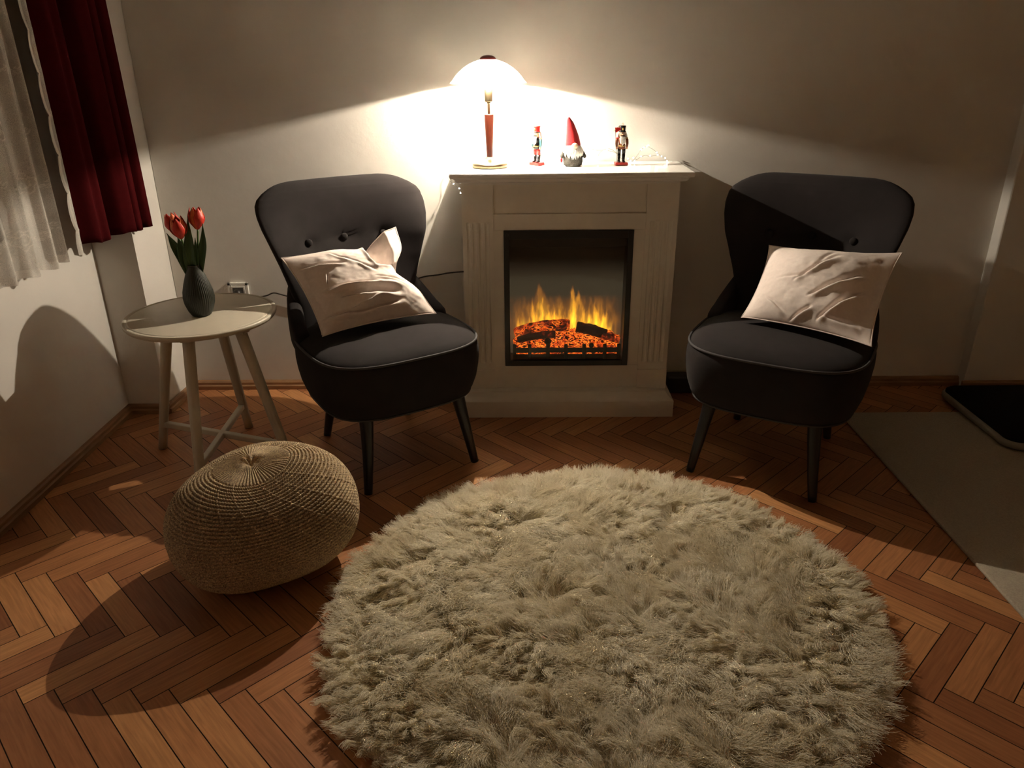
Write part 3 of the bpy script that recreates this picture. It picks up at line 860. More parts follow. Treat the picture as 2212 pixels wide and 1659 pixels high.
raw('hanging_loop', *tube(spline([(.000, 0, .137), (-.003, 0, .1425), (.002, .001, .1455), (.0035, 0, .141), (.001, 0, .137)], 6), .0007, 6), M['toy_gold'], n2)
raw('tassel', *tube(spline([(-.010, -.004, .138), (-.022, -.007, .129), (-.033, -.008, .118)], 5), .0008, 6), M['toy_gold'], n2)

gn = thing('gnome', 'felt gnome with pointed red hat and long white beard on the mantel', 'figurine', (.198, 2.856, .93))
raw('body', *lathe([(.026, .0004), (.0325, .004), (.0350, .014), (.0350, .030), (.0325, .046), (.0270, .062), (.0200, .078), (.012, .086)], 36), M['felt_grey'], gn)
hp = spline([(.0, 0, .066), (-.002, .002, .090), (-.006, .003, .115), (-.011, .002, .140), (-.016, .001, .158), (-.017, .000, .168)], 6)
k_ = np.linspace(0, 1, len(hp))
raw('hat', *tube(hp, np.interp(k_, [0, .10, .35, .65, .88, .97, 1], [.0275, .0270, .0215, .0130, .0055, .0040, .0015]), 32), M['felt_red'], gn)
raw('nose', *blob((.004, -.0300, .0730), (.0118, .0095, .0100), 20, 12), M['gnome_nose'], gn)
bdm = MB()
for k in range(44):
    a = -PI / 2 + (k - 21.5) / 21.5 * 1.35 + random.uniform(-.03, .03)
    ln = .045 * (1 - .42 * abs((k - 21.5) / 21.5) ** 1.5) * random.uniform(.8, 1.12)
    cx, sx = math.cos(a), math.sin(a)
    zt = .074 - .004 * abs((k - 21.5) / 21.5)
    zs = [zt, zt - ln * .35, zt - ln * .7, zt - ln]
    rr = [.0245, .0315, .0365, .0365 + random.uniform(-.002, .002)]
    w_ = random.uniform(-.10, .10)
    pts = [(rr[i] * math.cos(a + w_ * i / 3), rr[i] * math.sin(a + w_ * i / 3), zs[i]) for i in range(4)]
    bdm.add(*tube(spline(pts, 4), [.0030] * 6 + [.0027] * 3 + [.0022, .0016, .0010, .0004], 6))
bdm.build('beard', M['toy_white'], gn)
for s in (-1, 1):
    raw('arm', *tube(spline([(s * .026, -.004, .058), (s * .037, -.010, .043), (s * .041, -.016, .030)], 5), [.0060] * 7 + [.0068, .0068, .0064, .004], 12), M['felt_grey'], gn)
    if s < 0: raw('mitten', *blob((s * .0425, -.018, .0225), (.0042, .0045, .0085), 12, 8), M['felt_red'], gn)

# ------------------------------------------------------------------ armchairs
BTN_Z, BTN_X = .714, (-.138, 0.0, .138)
def back_rows():
    zk = [.27, .36, .44, .50, .55, .60, .66, .72, .78, .82, .850, .868, .884, .898, .906, .911, .914]
    wk = [.215, .226, .224, .220, .231, .244, .262, .282, .298, .303, .299, .288, .266, .238, .216, .194, .166]
    tk = [.044, .046, .046, .046, .046, .046, .046, .046, .045, .044, .043, .041, .0375, .031, .0235, .0155, .006]
    zz = np.concatenate([np.linspace(.27, .84, 46), np.linspace(.846, .914, 26)])
    return zz, np.interp(zz, zk, wk), np.interp(zz, zk, tk)
def back_center(z): return .242 + (z - .43) * .26
def wing(z): return np.interp(z, [.27, .45, .55, .64, .72, .78, .84, .914], [.05, .06, .078, .098, .100, .078, .054, .045])

def chair(label, loc, rotz):
    t = thing('armchair', label, 'chair', loc, rotz, 'grey velvet armchairs by the fireplace')
    # backrest
    zz, ww, tt = back_rows()
    n = 72
    a = np.linspace(0, 2 * PI, n, endpoint=False)
    ca, sa = np.cos(a), np.sin(a)
    v = []
    for z, w, th in zip(zz, ww, tt):
        x = w * np.sign(ca) * np.abs(ca) ** .68
        yo = th * np.sign(sa) * np.abs(sa) ** .78
        y = back_center(z) + yo - wing(z) * np.abs(x / .30) ** 2.3
        if True:
            front = np.clip(-sa, 0, 1) ** .5
            for bx in BTN_X:
                d2 = (x - bx) ** 2 + (z - BTN_Z) ** 2
                y = y + front * (.013 * np.exp(-d2 / .017 ** 2) + .005 * np.exp(-d2 / .05 ** 2))
            y = y + front * .032 * np.exp(-((z - .69) / .15) ** 2) * np.clip(1 - (x / .27) ** 2, 0, 1)
        v.append(np.stack([x, y, np.full(n, z)], -1))
    v = np.concatenate(v)
    f = grid_faces(len(zz), n, True)
    f.append(tuple(reversed(range(n)))); f.append(tuple(range((len(zz) - 1) * n, len(zz) * n)))
    back = raw('backrest', v, f, M['velvet'], t)
    # seams along the inside of the wings
    for bx in BTN_X:
        yb = back_center(BTN_Z) - .046 - wing(BTN_Z) * abs(bx / .30) ** 2.3 + .0075 + .0315 * (1 - (bx / .27) ** 2)
        raw('button', *blob((bx, yb, BTN_Z), (.0135, .0075, .0135), 18, 10), M['velvet'], back)
    # low arms that run from the waist of the back down to the seat sides
    for s in (-1, 1):
        yk = np.array([.30, .26, .22, .18, .14, .11, .085, .072, .064])
        xk = np.interp(yk, [.06, .10, .16, .22, .30], [.252, .252, .246, .232, .205])
        top = np.interp(yk, [.06, .09, .14, .20, .26, .30], [.462, .469, .485, .520, .565, .58])
        bot = np.full(len(yk), .385)
        th = np.array([.026, .028, .028, .028, .027, .026, .025, .020, .008])
        top = top - np.array([0, 0, 0, 0, 0, 0, .002, .008, .024])
        m_ = 28
        b_ = np.linspace(0, 2 * PI, m_, endpoint=False)
        vv = []
        for i in range(len(yk)):
            hz = (top[i] - bot[i]) / 2; cz = (top[i] + bot[i]) / 2
            cb, sb = np.cos(b_), np.sin(b_)
            vv.append(np.stack([s * (xk[i] + th[i] * np.sign(cb) * np.abs(cb) ** .7), np.full(m_, yk[i]), cz + hz * np.sign(sb) * np.abs(sb) ** .45], -1))
        ff = grid_faces(len(yk), m_, True)
        ff.append(tuple(reversed(range(m_)))); ff.append(tuple(range((len(yk) - 1) * m_, len(yk) * m_)))
        fix_normals(raw('armrest', np.concatenate(vv), ff, M['velvet'], t))
    # seat
    n = 96
    a = np.linspace(0, 2 * PI, n, endpoint=False)
    ca, sa = np.cos(a), np.sin(a)
    def ringpts(sc, z, e=3.3):
        x = .288 * sc * np.sign(ca) * np.abs(ca) ** (2 / e)
        y0 = np.where(sa < 0, .272 - .288 * (1 - sc), .24 - .2 * (1 - sc)) * np.sign(sa) * np.abs(sa) ** (2 / e)
        return np.stack([x, y0, np.full(n, z)], -1)
    rows = [(.60, .240), (.82, .241), (.885, .248), (.925, .266), (.962, .30), (.985, .34), (.995, .375), (.992, .405), (.978, .424), (.965, .432), (.955, .436),
            (.93, .4425), (.87, .452), (.76, .461), (.60, .467), (.40, .471), (.20, .473), (.04, .4735)]
    v = np.concatenate([ringpts(sc, z) for sc, z in rows])
    # front face leans: fabric drops slightly at the front edge
    f = grid_faces(len(rows), n, True)
    f.append(tuple(reversed(range(n)))); f.append(tuple(range((len(rows) - 1) * n, len(rows) * n)))
    seat = raw('seat', v, f, M['velvet'], t)
    for sc, z, r in ((.974, .4345, .0042), (.890, .246, .0036)):
        p = ringpts(sc, z); keep = [i % n for i in range(n // 2 - 6, n + 7)]
        raw('piping', *tube(p[keep], r, 8), M['piping'], seat)
    # legs
    for s in (-1, 1):
        p = spline([(s * .163, -.190, .262), (s * .170, -.205, .20), (s * .182, -.224, .11), (s * .198, -.242, .0)], 6)
        k = np.linspace(0, 1, len(p))
        raw('leg', *tube(p, np.interp(k, [0, 1], [.0245, .0135]), 18), M['black_wood'], t)
    for s in (-1, 1):
        p = spline([(s * .150, .135, .262), (s * .155, .170, .17), (s * .165, .240, .0)], 6)
        k = np.linspace(0, 1, len(p))
        raw('leg', *tube(p, np.interp(k, [0, 1], [.0240, .0135]), 18), M['black_wood'], t)
    return t
CL = dict(loc=(-.455, 2.433, 0), rotz=math.radians(32.5))
CR = dict(loc=(.868, 2.375, 0), rotz=math.radians(-29.5))
chair('dark grey buttoned velvet armchair between the round side table and the fireplace', **CL)
chair('dark velvet armchair in shadow right of the fireplace beside the flat beige rug', **CR)

# ------------------------------------------------------------------ cushions
def cushion(label, place, TL, TR, BR, BL, puff, creases, dents, seed, pocket=False):
    t = thing('cushion', label, 'cushion', place['loc'], place['rotz'], 'pale linen cushions on the armchairs')
    n = 120
    g = np.linspace(0, 1, n)
    U, Vv = np.meshgrid(g, g)          # U left to right, Vv bottom to top
    TL, TR, BR, BL = map(np.array, (TL, TR, BR, BL))
    cu, cv = 2 * U - 1, 2 * Vv - 1
    # edges pulled in between the four corners
    us = .5 + .5 * cu * (1 - .085 * (1 - cv ** 2) ** .8)
    vs = .5 + .5 * cv * (1 - .085 * (1 - cu ** 2) ** .8)
    if pocket:      # the top right corner is pinched in from both edges
        vs = vs - .085 * np.exp(-((U - .63) / .12) ** 2) * Vv ** 6
        us = us - .13 * np.exp(-((Vv - .53) / .15) ** 2) * U ** 5
    P = (BL * ((1 - us) * (1 - vs))[..., None] + BR * (us * (1 - vs))[..., None] + TL * ((1 - us) * vs)[..., None] + TR * (us * vs)[..., None])
    nrm = np.cross(BR - BL + TR - TL, TL - BL + TR - BR)
    nrm = nrm / np.linalg.norm(nrm)
    if nrm[1] > 0: nrm = -nrm
    h = ((1 - np.abs(cu) ** 2.2) * (1 - np.abs(cv) ** 2.2)) ** .72
    edge = np.clip(h * 3, 0, 1)
    disp = np.zeros_like(U)
    for (u0, v0, u1, v1, w, amp) in creases:
        d = np.array([u1 - u0, v1 - v0]); L = np.hypot(*d); d /= L
        al = (U - u0) * d[0] + (Vv - v0) * d[1]
        pe = -(U - u0) * d[1] + (Vv - v0) * d[0]
        pe = pe + .03 * (fbm(U * 5 + seed, Vv * 5, 2) - .5)
        q = np.clip(al / L, 0, 1)
        tp = np.sin(PI * q) ** .9 * ((al > 0) & (al < L))
        ww = w * (.5 + .8 * q)
        disp += amp * tp * (.75 * np.exp(-((pe + 2.2 * ww) / (1.9 * ww)) ** 2) - np.exp(-(pe / ww) ** 2))
    for (u0, v0, ru, rv, ang, amp) in dents:
        c_, s_ = math.cos(ang), math.sin(ang)
        a1 = ((U - u0) * c_ + (Vv - v0) * s_) / ru; b1 = (-(U - u0) * s_ + (Vv - v0) * c_) / rv
        disp += amp * np.exp(-(a1 ** 2 + b1 ** 2))
    disp += .010 * (fbm(U * 4.5 + seed, Vv * 4.5 + seed, 3) - .5) + .0035 * (fbm(U * 16 + seed, Vv * 16, 2) - .5)
    if pocket:
        wob = .05 * (fbm(U * 6 + 3, Vv * 6 + 9, 2) - .5)
        qa = (U - .64 - .05 * np.clip(.78 - Vv, 0, 1) / .25 + wob) / .36; qb = (Vv - .55 - wob) / .45
        qq = np.where((qa > 0) & (qb > 0), np.minimum(qa, qb), 0)
        st = np.clip(qq / .10, 0, 1); st = st * st * (3 - 2 * st)
        lip = np.exp(-(np.minimum(np.abs(qa) * .36 + 10 * (qb < -.05), np.abs(qb) * .45 + 10 * (qa < -.05)) / .03) ** 2)
        h = h * (1 - .62 * st)
        P = P + nrm * (st * (-.040 + .082 * np.clip(qa / .70, 0, 1) ** 1.2 - .010 * np.clip(qb, 0, 1)))[..., None]
        disp = disp * (1 - .7 * st) + .007 * lip * (1 - st)
    disp = np.maximum(disp, -1.45 * puff * h)
    fr = P + nrm * ((puff * h + disp * edge)[..., None])
    bk = P - nrm * ((puff * .75 * h)[..., None])
    v = np.concatenate([fr.reshape(-1, 3), bk.reshape(-1, 3)])
    f = grid_faces(n, n)
    o = n * n
    f2 = [tuple(i + o for i in reversed(q)) for q in grid_faces(n, n)]
    body = raw('cover', v, f + f2, M['linen'], t)
    bm = bmesh.new(); bm.from_mesh(body.data)
    bmesh.ops.remove_doubles(bm, verts=bm.verts, dist=.0004)
    bmesh.ops.recalc_face_normals(bm, faces=bm.faces)
    bm.to_mesh(body.data); bm.free()
    # stitched seam around the rim
    rim = [P[0, j] for j in range(0, n, 3)] + [P[i, n - 1] for i in range(0, n, 3)] + [P[n - 1, j] for j in range(n - 1, 0, -3)] + [P[i, 0] for i in range(n - 1, 0, -3)]
    raw('seam', *tube(np.array(rim), .0022, 6), M['linen'], t)
    return t
cushion('pale linen cushion with a folded top corner on the armchair beside the side table', CL,
        (-.256, .222, .690), (.134, .170, .735), (.166, -.060, .497), (-.231, -.050, .490), .078,
        [(.10, .44, .62, .34, .016, .016), (.16, .40, .86, .29, .020, -.016), (.22, .30, .80, .24, .022, .014), (.24, .13, .70, .22, .018, -.016), (.02, .17, .40, .12, .014, .014), (.50, .12, .80, .16, .020, .008), (.06, .80, .42, .66, .013, .011), (.215, .61, .185, .47, .006, .007), (.34, .90, .52, .60, .012, .005), (.60, .42, .92, .34, .012, .007), (.46, .70, .66, .48, .012, .005)],
        [(.02, .5, .16, .5, 0, -.016), (.5, .02, .6, .16, 0, -.010), (.06, .03, .10, .08, 0, .014)], 3.0, True)
cushion('pale linen cushion with slanting creases on the dark armchair right of the fireplace', CR,
        (-.119, .205, .690), (.296, .176, .716), (.276, -.120, .494), (-.137, -.014, .490), .080,
        [(.34, .38, .64, .84, .018, .014), (.18, .44, .48, .47, .020, .006), (.48, .24, .84, .64, .020, .018), (.58, .05, .90, .50, .018, .020), (.38, .00, .54, .18, .012, .014), (.16, .22, .36, .06, .012, .008), (.46, .56, .60, .96, .024, .006), (.60, .10, .92, .12, .016, .010)],
        [(.30, .68, .24, .24, 0, .010), (.99, .45, .16, .5, 0, -.018)], 8.0)

# ------------------------------------------------------------------ round side table
TX, TY, TZ = -1.032, 2.351, .5425
tb = thing('side_table', 'round greige side table with four splayed legs beside the left armchair', 'table', (TX, TY, 0))
R = .236
top = [(.02, TZ - .022), (R - .022, TZ - .022), (R - .006, TZ - .017), (R - .001, TZ - .010), (R, TZ - .004), (R - .001, TZ - .001), (R - .004, TZ), (R - .012, TZ), (R - .0135, TZ - .0016), (R - .0155, TZ - .0018), (R - .017, TZ - .0004), (R - .020, TZ - .0002), (.10, TZ - .0002), (.02, TZ - .0002)]
raw('tabletop', *lathe(top, 128, (TX, TY)), M['table_paint'], tb, True, True)
feet = [(-.268, .094), (-.008, .262), (.262, -.088), (.010, -.258)]
lg = []
for fx, fy in feet:
    a0 = np.array([TX + fx * .50, TY + fy * .50, TZ - .021]); a1 = np.array([TX + fx, TY + fy, 0.0])
    p = np.array([a0 + (a1 - a0) * k for k in np.linspace(0, 1, 9)])
    lg.append((a0, a1))
    raw('leg', *tube(p, np.linspace(.0190, .0150, 9), 24), M['table_paint'], tb, True, True)
ap = MB()
for i in (0, 1):
    a0, b0 = np.array(lg[i][0]), np.array(lg[i + 2][0])
    d = (b0 - a0)[:2]; ang = math.atan2(d[1], d[0]); L_ = np.hypot(*d)
    v_, f_ = box(-L_ / 2 - .03, L_ / 2 + .03, -.018, .018, TZ - .05 + .005 * i, TZ - .0215, .004)
    v_ = np.array(v_); c_, s_ = math.cos(ang), math.sin(ang)
    ap.add(np.stack([TX + v_[:, 0] * c_ - v_[:, 1] * s_, TY + v_[:, 0] * s_ + v_[:, 1] * c_, v_[:, 2]], -1), f_)
ap.build('top_brace', M['table_paint'], tb, False, True)
for i in (0, 1):
    k = .80
    a0 = lg[i][0] + (lg[i][1] - lg[i][0]) * k; b0 = lg[i + 2][0] + (lg[i + 2][1] - lg[i + 2][0]) * k
    d = (b0 - a0)[:2]; ang = math.atan2(d[1], d[0]); L_ = np.hypot(*d); c_, s_ = math.cos(ang), math.sin(ang)
    v_, f_ = box(-L_ / 2, L_ / 2, -.010, .010, a0[2] - .010, a0[2] + .010 - .0005 * i, .003)
    v_ = np.array(v_)
    raw('stretcher', np.stack([TX + v_[:, 0] * c_ - v_[:, 1] * s_, TY + v_[:, 0] * s_ + v_[:, 1] * c_, v_[:, 2]], -1), f_, M['table_paint'], tb, False, True)

# ------------------------------------------------------------------ vase and tulips
VX, VY, VZ = -1.022, 2.335, TZ - .0001
vs_ = thing('vase', 'dark green ribbed ceramic vase on the round side table', 'vase', (VX, VY, VZ))
prof = [(.026, .0), (.030, .003), (.038, .018), (.0455, .042), (.0475, .060), (.0455, .080), (.0385, .105), (.0300, .130), (.0235, .150), (.0215, .158), (.0222, .163), (.0212, .1645), (.0195, .163), (.0190, .150), (.024, .12), (.02, .10)]
seg = 192
a_ = np.linspace(0, 2 * PI, seg, endpoint=False)
vv = []
for i, (r, z) in enumerate(prof):
    k = np.interp(z, [.0, .012, .03, .12, .145, .17], [0, .4, 1, 1, .3, 0]) if i < 12 else 0
    rr = r + .0008 * k * np.cos(a_ * 46)
    vv.append(np.stack([rr * np.cos(a_), rr * np.sin(a_), np.full(seg, z)], -1))
ff = grid_faces(len(prof), seg, True); ff.append(tuple(reversed(range(seg)))); ff.append(tuple(range((len(prof) - 1) * seg, len(prof) * seg)))
vb = raw('vase_body', np.concatenate(vv), ff, M['vase'], vs_)
raw('vase_rim', *tube([(.0208 * math.cos(t), .0208 * math.sin(t), .1643) for t in np.linspace(0, 2 * PI, 48)], .0009, 8), M['vase_rim'], vs_)

def tulip(label, base, mid, tip, tilt, leaves, size=1.0):
    t = thing('tulip', label, 'flower', (VX + base[0], VY + base[1], VZ + base[2]), 0, 'tulips in the vase')
    b = np.array(base)
    p = spline([np.zeros(3), np.array(mid) - b, np.array(tip) - b], 10)
    raw('stem', *tube(p, .0028, 10), M['stem'], t)
    hd = link(bpy.data.objects.new('flower_head', None)); hd.empty_display_size = .02
    hd.parent = t; hd.location = Vector(p[-1].tolist())
    hd.rotation_euler = tilt
    H, Wd = .050 * size, .0195 * size
    for k in range(6):
        inner = k % 2
        a0 = k * PI / 3 + .4
        nu, nv = 12, 16
        vv = []
        for i in range(nv):
            s = i / (nv - 1)
            rad = Wd * (1.0 if not inner else .86) * (math.sin(min(1, s * 1.55 + .12) * PI / 2) * (1 - .38 * max(0, s - .55) ** 1.2 / .45 ** 1.2 * .9))
            half = 0.72 * (math.sin(PI * min(.995, .10 + .80 * s) ** .9) ** .8) + .02
            if s > .93: half *= .55
            for j in range(nu):
                q = (j / (nu - 1) - .5) * 2
                aa = a0 + q * half
                rr = rad * (1 - .06 * q * q) + (.0012 if j in (0, nu - 1) else 0)
                vv.append((rr * math.cos(aa), rr * math.sin(aa), H * (s - .05 * q * q * s)))
        o = raw('petal', vv, grid_faces(nv, nu), M['tulip'] if k not in (3, 5) else M['tulip_edge'], hd)
        sm = o.modifiers.new('thick', 'SOLIDIFY'); sm.thickness = .0012
    for (lp, wd, curl) in leaves:
        lp = np.array(lp) - b
        q = spline(lp, 8)
        P_, T_, N_, B_ = frames(q)
        k = np.linspace(0, 1, len(q))
        ww = wd * np.sin(PI * np.clip(k * .90 + .10, 0, 1) ** .75) ** .8 * (1 - k ** 6) + .0004
        side = np.cross(T_, np.array([0.25, -1.0, .1])); side /= np.linalg.norm(side, axis=1)[:, None]
        nn = np.cross(side, T_)
        nu = 9
        vv = []
        for i in range(len(q)):
            for j in range(nu):
                s = (j / (nu - 1) - .5) * 2
                vv.append(P_[i] + side[i] * s * ww[i] + nn[i] * (curl * ww[i] * s * s))
        o = raw('leaf', vv, grid_faces(len(q), nu), M['leaf'], t)
        sm = o.modifiers.new('thick', 'SOLIDIFY'); sm.thickness = .0010
    return t
tulip('leftmost red tulip, leaning out over its dark leaf in the green vase', (-.006, .004, .120), (-.018, .004, .200), (-.036, .006, .262), (.0, -.22, 0), [([(-.010, .0, .12), (-.026, -.006, .19), (-.043, -.012, .232), (-.056, -.018, .268)], .016, .35)], 1.28)
tulip('lower middle red tulip, drooping slightly before the leftmost one', (.000, -.004, .120), (-.006, -.016, .190), (-.012, -.022, .252), (.12, -.10, .5), [([(.000, -.006, .12), (.000, -.016, .19), (.008, -.016, .25), (.014, -.010, .318)], .017, .3), ([(-.006, -.004, .12), (-.014, -.012, .18), (-.020, -.014, .225), (-.026, -.016, .256)], .017, .4)], 1.38)
tulip('rightmost red tulip, standing upright and highest in the green vase', (.006, .004, .120), (.020, .004, .200), (.032, .004, .275), (.0, .06, .9), [([(.008, .002, .12), (.028, .0, .19), (.044, -.002, .235), (.052, .0, .295)], .014, .3), ([(.004, -.002, .12), (.014, -.010, .18), (.022, -.012, .215), (.026, -.012, .252)], .010, .3)], 1.34)

# ------------------------------------------------------------------ knitted pouf
pf = thing('pouf', 'round knitted beige pouf on the parquet in front of the side table', 'pouf', (-.696, 1.760, 0))
def pouf_mesh():
    ns, na = 460, 900
    RX, HZ = .243, .166
    ph = np.linspace(.004, PI - .02, 4000)
    e = 1.24
    pr = RX * np.sin(ph) ** (1 / e) * 1.0
    pz = HZ * np.sign(np.cos(ph)) * np.abs(np.cos(ph)) ** (1 / 1.12)
    arc = np.concatenate([[0], np.cumsum(np.hypot(np.diff(pr), np.diff(pz)))])
    S = np.linspace(0, arc[-1], ns)
    r = np.interp(S, arc, pr); z = np.interp(S, arc, pz)
    dr, dz = np.gradient(r), np.gradient(z)
    ln = np.hypot(dr, dz); nr, nz = -dz / ln, dr / ln
    nr, nz = np.abs(nr), nz * np.sign(1)
    th = np.linspace(0, 2 * PI, na, endpoint=False)
    Sg, Th = np.meshgrid(S, th, indexing='ij')
    s0 = .098
    ribs = np.abs(np.cos(Th * 34 + .15 * np.sin(Sg * 60)))
    topd = -.0050 * (1 - ribs) ** 1.6 * np.clip((Sg - .012) / .03, 0, 1)
    pucker = -.016 * np.exp(-(Sg / .013) ** 2) + .004 * np.exp(-((Sg - .03) / .014) ** 2) + .004 * np.cos(Th * 9 + 1.3) * np.exp(-((Sg - .018) / .010) ** 2)
    row = .0098
    tw = 2.6
    k = (Sg - s0) / row
    zig = np.abs(((Th * 120 / (2 * PI)) % 1) - .5) * 2 - .5
    ph_ = k + .26 * zig
    rowp = np.abs(np.sin(PI * ph_))
    fade = np.clip(1.15 - (Sg - s0) / .50, .70, 1)
    side = -.0080 * (1 - rowp) ** 1.5 * fade
    # stitch columns that drift sideways from row to row
    ncol = 20
    cc = (Th / (2 * PI) * ncol - k * .105 + .5 * (np.floor(k) % 2) * 0) % 1
    col = np.exp(-((cc - .5) / .038) ** 2) * (.45 + .55 * np.cos(PI * k) ** 2)
    side = side * (1 - .75 * col) + .0008 * col
    side += -.0010 * np.abs(np.sin(Th * 120)) * (1 - col)
    bl = 1 / (1 + np.exp(-(Sg - s0) / .0022))
    d = topd * (1 - bl) + side * bl + pucker
    lump = .010 * np.sin(Th * 2 + .6) * np.sin(np.clip(Sg / arc[-1], 0, 1) * PI) + .006 * np.sin(3 * Th + 2.0) * np.sin(np.clip(Sg / arc[-1], 0, 1) * PI)
    d = d + lump
    rr = r[:, None] + nr[:, None] * d
    zz = z[:, None] + nz[:, None] * d
    x, y = rr * np.cos(Th), rr * np.sin(Th)
    # sags a little to one side
    tilt = math.radians(5)
    ax = math.radians(-30)
    X = x * math.cos(ax) - y * math.sin(ax); Yy = x * math.sin(ax) + y * math.cos(ax)
    X2 = X * math.cos(tilt) - zz * math.sin(tilt); Z2 = X * math.sin(tilt) + zz * math.cos(tilt)
    x = X2 * math.cos(-ax) - Yy * math.sin(-ax); y = X2 * math.sin(-ax) + Yy * math.cos(-ax)
    zmin = Z2.min()
    Z2 = np.maximum(Z2 - zmin - .010, 0.0015)
    v = np.stack([x, y, Z2], -1).reshape(-1, 3)
    f = [tuple(reversed(q)) for q in grid_faces(ns, na, True)]
    f.append(tuple(range(na))); f.append(tuple(reversed(range((ns - 1) * na, ns * na))))
    return v, f
raw('knitted_cover', *pouf_mesh(), M['knit'], pf)

# ------------------------------------------------------------------ fleece rug
RGX, RGY, RGR = .202, 1.552, .655
rug = thing('sheepskin_rug', 'round cream long-haired sheepskin rug on the parquet before the fireplace', 'rug', (RGX, RGY, 0))
def rug_edge(a):
    return RGR * (1 + .022 * np.sin(2 * a + .8) + .014 * np.sin(5 * a + 2) + .010 * np.sin(9 * a))
def rug_height(x, y):
    r = np.hypot(x, y) / rug_edge(np.arctan2(y, x))
    base = .030 * np.clip(1 - r, 0, 1) ** .35
    return base + .016 * (fbm(x * 11 + 40, y * 11 + 40, 3) - .5) * np.clip((1 - r) * 6, 0, 1)
def rug_base():
    nr, na = 60, 160
    a = np.linspace(0, 2 * PI, na, endpoint=False)
    v = []
    e = rug_edge(a)
    v.append(np.stack([e * np.cos(a), e * np.sin(a), np.full(na, .002)], -1))
    for k in np.linspace(.995, .01, nr):
        x, y = e * k * np.cos(a), e * k * np.sin(a)
        v.append(np.stack([x, y, .004 + rug_height(x, y)], -1))
    f = grid_faces(nr + 1, na, True)
    f.append(tuple(range(nr * na, (nr + 1) * na)))
    return np.concatenate(v), f
raw('rug_backing', *rug_base(), M['wool_base'], rug)
def rug_pile():
    nl = 4300
    # lock roots, quasi-even over the disc
    i = np.arange(nl) + .5
    rad = np.sqrt(i / nl); ang = i * PI * (1 + 5 ** .5)
    e = rug_edge(np.mod(ang + PI, 2 * PI) - PI)
    lx = rad * e * np.cos(ang) + rng.normal(0, .007, nl); ly = rad * e * np.sin(ang) + rng.normal(0, .007, nl)
    # the fleece is parted into patches; inside a patch the locks lie the same way
    npat = 150
    pr_ = np.sqrt((np.arange(npat) + .5) / npat) * RGR; pa_ = np.arange(npat) * 2.39996 + 1.0
    px_ = pr_ * np.cos(pa_) + rng.normal(0, .02, npat); py_ = pr_ * np.sin(pa_) + rng.normal(0, .02, npat)
    pdir = 2 * PI * 1.5 * fbm(px_ * 2.0 + 7, py_ * 2.0 + 3, 2) + rng.normal(0, .8, npat)
    pat = np.argmin((lx[:, None] - px_) ** 2 + (ly[:, None] - py_) ** 2, 1)
    rim = np.clip((rad - .84) / .16, 0, 1)
    out = np.arctan2(ly - py_[pat], lx - px_[pat])       # slight fanning out from the patch's middle
    fa = pdir[pat] + rng.normal(0, .30, nl)
    dx = np.cos(fa) + .55 * np.cos(out); dy = np.sin(fa) + .55 * np.sin(out)
    dx = dx * (1 - rim) + np.cos(ang) * rim * 1.3; dy = dy * (1 - rim) + np.sin(ang) * rim * 1.3
    dn = np.hypot(dx, dy) + 1e-6; dx /= dn; dy /= dn
    length = rng.uniform(.050, .088, nl) * (1 - .25 * rim)
    plean = rng.uniform(.75, 1.18, npat)
    lean = np.clip(plean[pat] + rng.normal(0, .10, nl), .5, 1.3)
    pflu = np.clip(rng.normal(.28, .30, npat), 0, 1)
    fluff = np.clip(pflu[pat] + rng.normal(0, .12, nl), 0, 1)       # 0 = tight curly locks, 1 = brushed-out
    per = 38
    npt = 9
    N = nl * per
    L = np.repeat(np.arange(nl), per)
    spread = .0085 + .0075 * fluff[L]
    rx = lx[L] + rng.normal(0, 1, N) * spread; ry = ly[L] + rng.normal(0, 1, N) * spread
    hl = length[L] * rng.uniform(.70, 1.10, N)
    hd = np.arctan2(dy[L], dx[L]) + rng.normal(0, .10 + .26 * fluff[L], N)
    cdx, cdy = np.cos(hd), np.sin(hd)
    ln_ = np.clip(lean[L] + rng.normal(0, .06 + .10 * fluff[L], N), .35, 1.45)
    t = np.linspace(0, 1, npt)[None, :]
    # bends over: starts steep, ends nearly flat
    bend = ln_[:, None] * (.50 + .85 * t)
    ds = hl[:, None] / (npt - 1)
    hx = np.concatenate([np.zeros((N, 1)), np.cumsum(np.sin(bend[:, :-1]) * ds, 1)], 1)
    hz = np.concatenate([np.zeros((N, 1)), np.cumsum(np.cos(bend[:, :-1]) * ds, 1)], 1)
    # clump towards the lock's own centre line, wavy along the length
    clump = np.clip((.92 - .55 * fluff[L])[:, None] * t ** .9, 0, .92)
    ox = (rx - lx[L])[:, None] * (1 - clump); oy = (ry - ly[L])[:, None] * (1 - clump)
    wv = rng.uniform(0, 2 * PI, nl)[L][:, None] + rng.normal(0, .35, (N, 1))
    amp = (.0046 * (1 - .45 * fluff[L]))[:, None] * t ** .8
    wx = amp * np.sin(t * 9.5 + wv); wz = amp * .6 * np.cos(t * 8.5 + wv * 1.7)
    fz = rng.normal(0, .0010, (N, 1)) * t
    x = lx[L][:, None] + ox + cdx[:, None] * hx - cdy[:, None] * wx + fz
    y = ly[L][:, None] + oy + cdy[:, None] * hx + cdx[:, None] * wx + fz
    tuft = .014 * np.exp(-((lx - px_[pat]) ** 2 + (ly - py_[pat]) ** 2) / .035 ** 2)
    z0 = rug_height(rx, ry)[:, None] * .9 + .003 + (tuft * (1 - rim))[L][:, None]
    z = z0 + hz * .74 + wz + rng.normal(0, .0010, (N, 1)) * t
    z = np.maximum(z, .0025)
    pos = np.stack([x, y, z], -1).astype(np.float32)
    hc = bpy.data.hair_curves.new('pile')
    hc.add_curves([npt] * N)
    hc.attributes['position'].data.foreach_set('vector', pos.ravel())
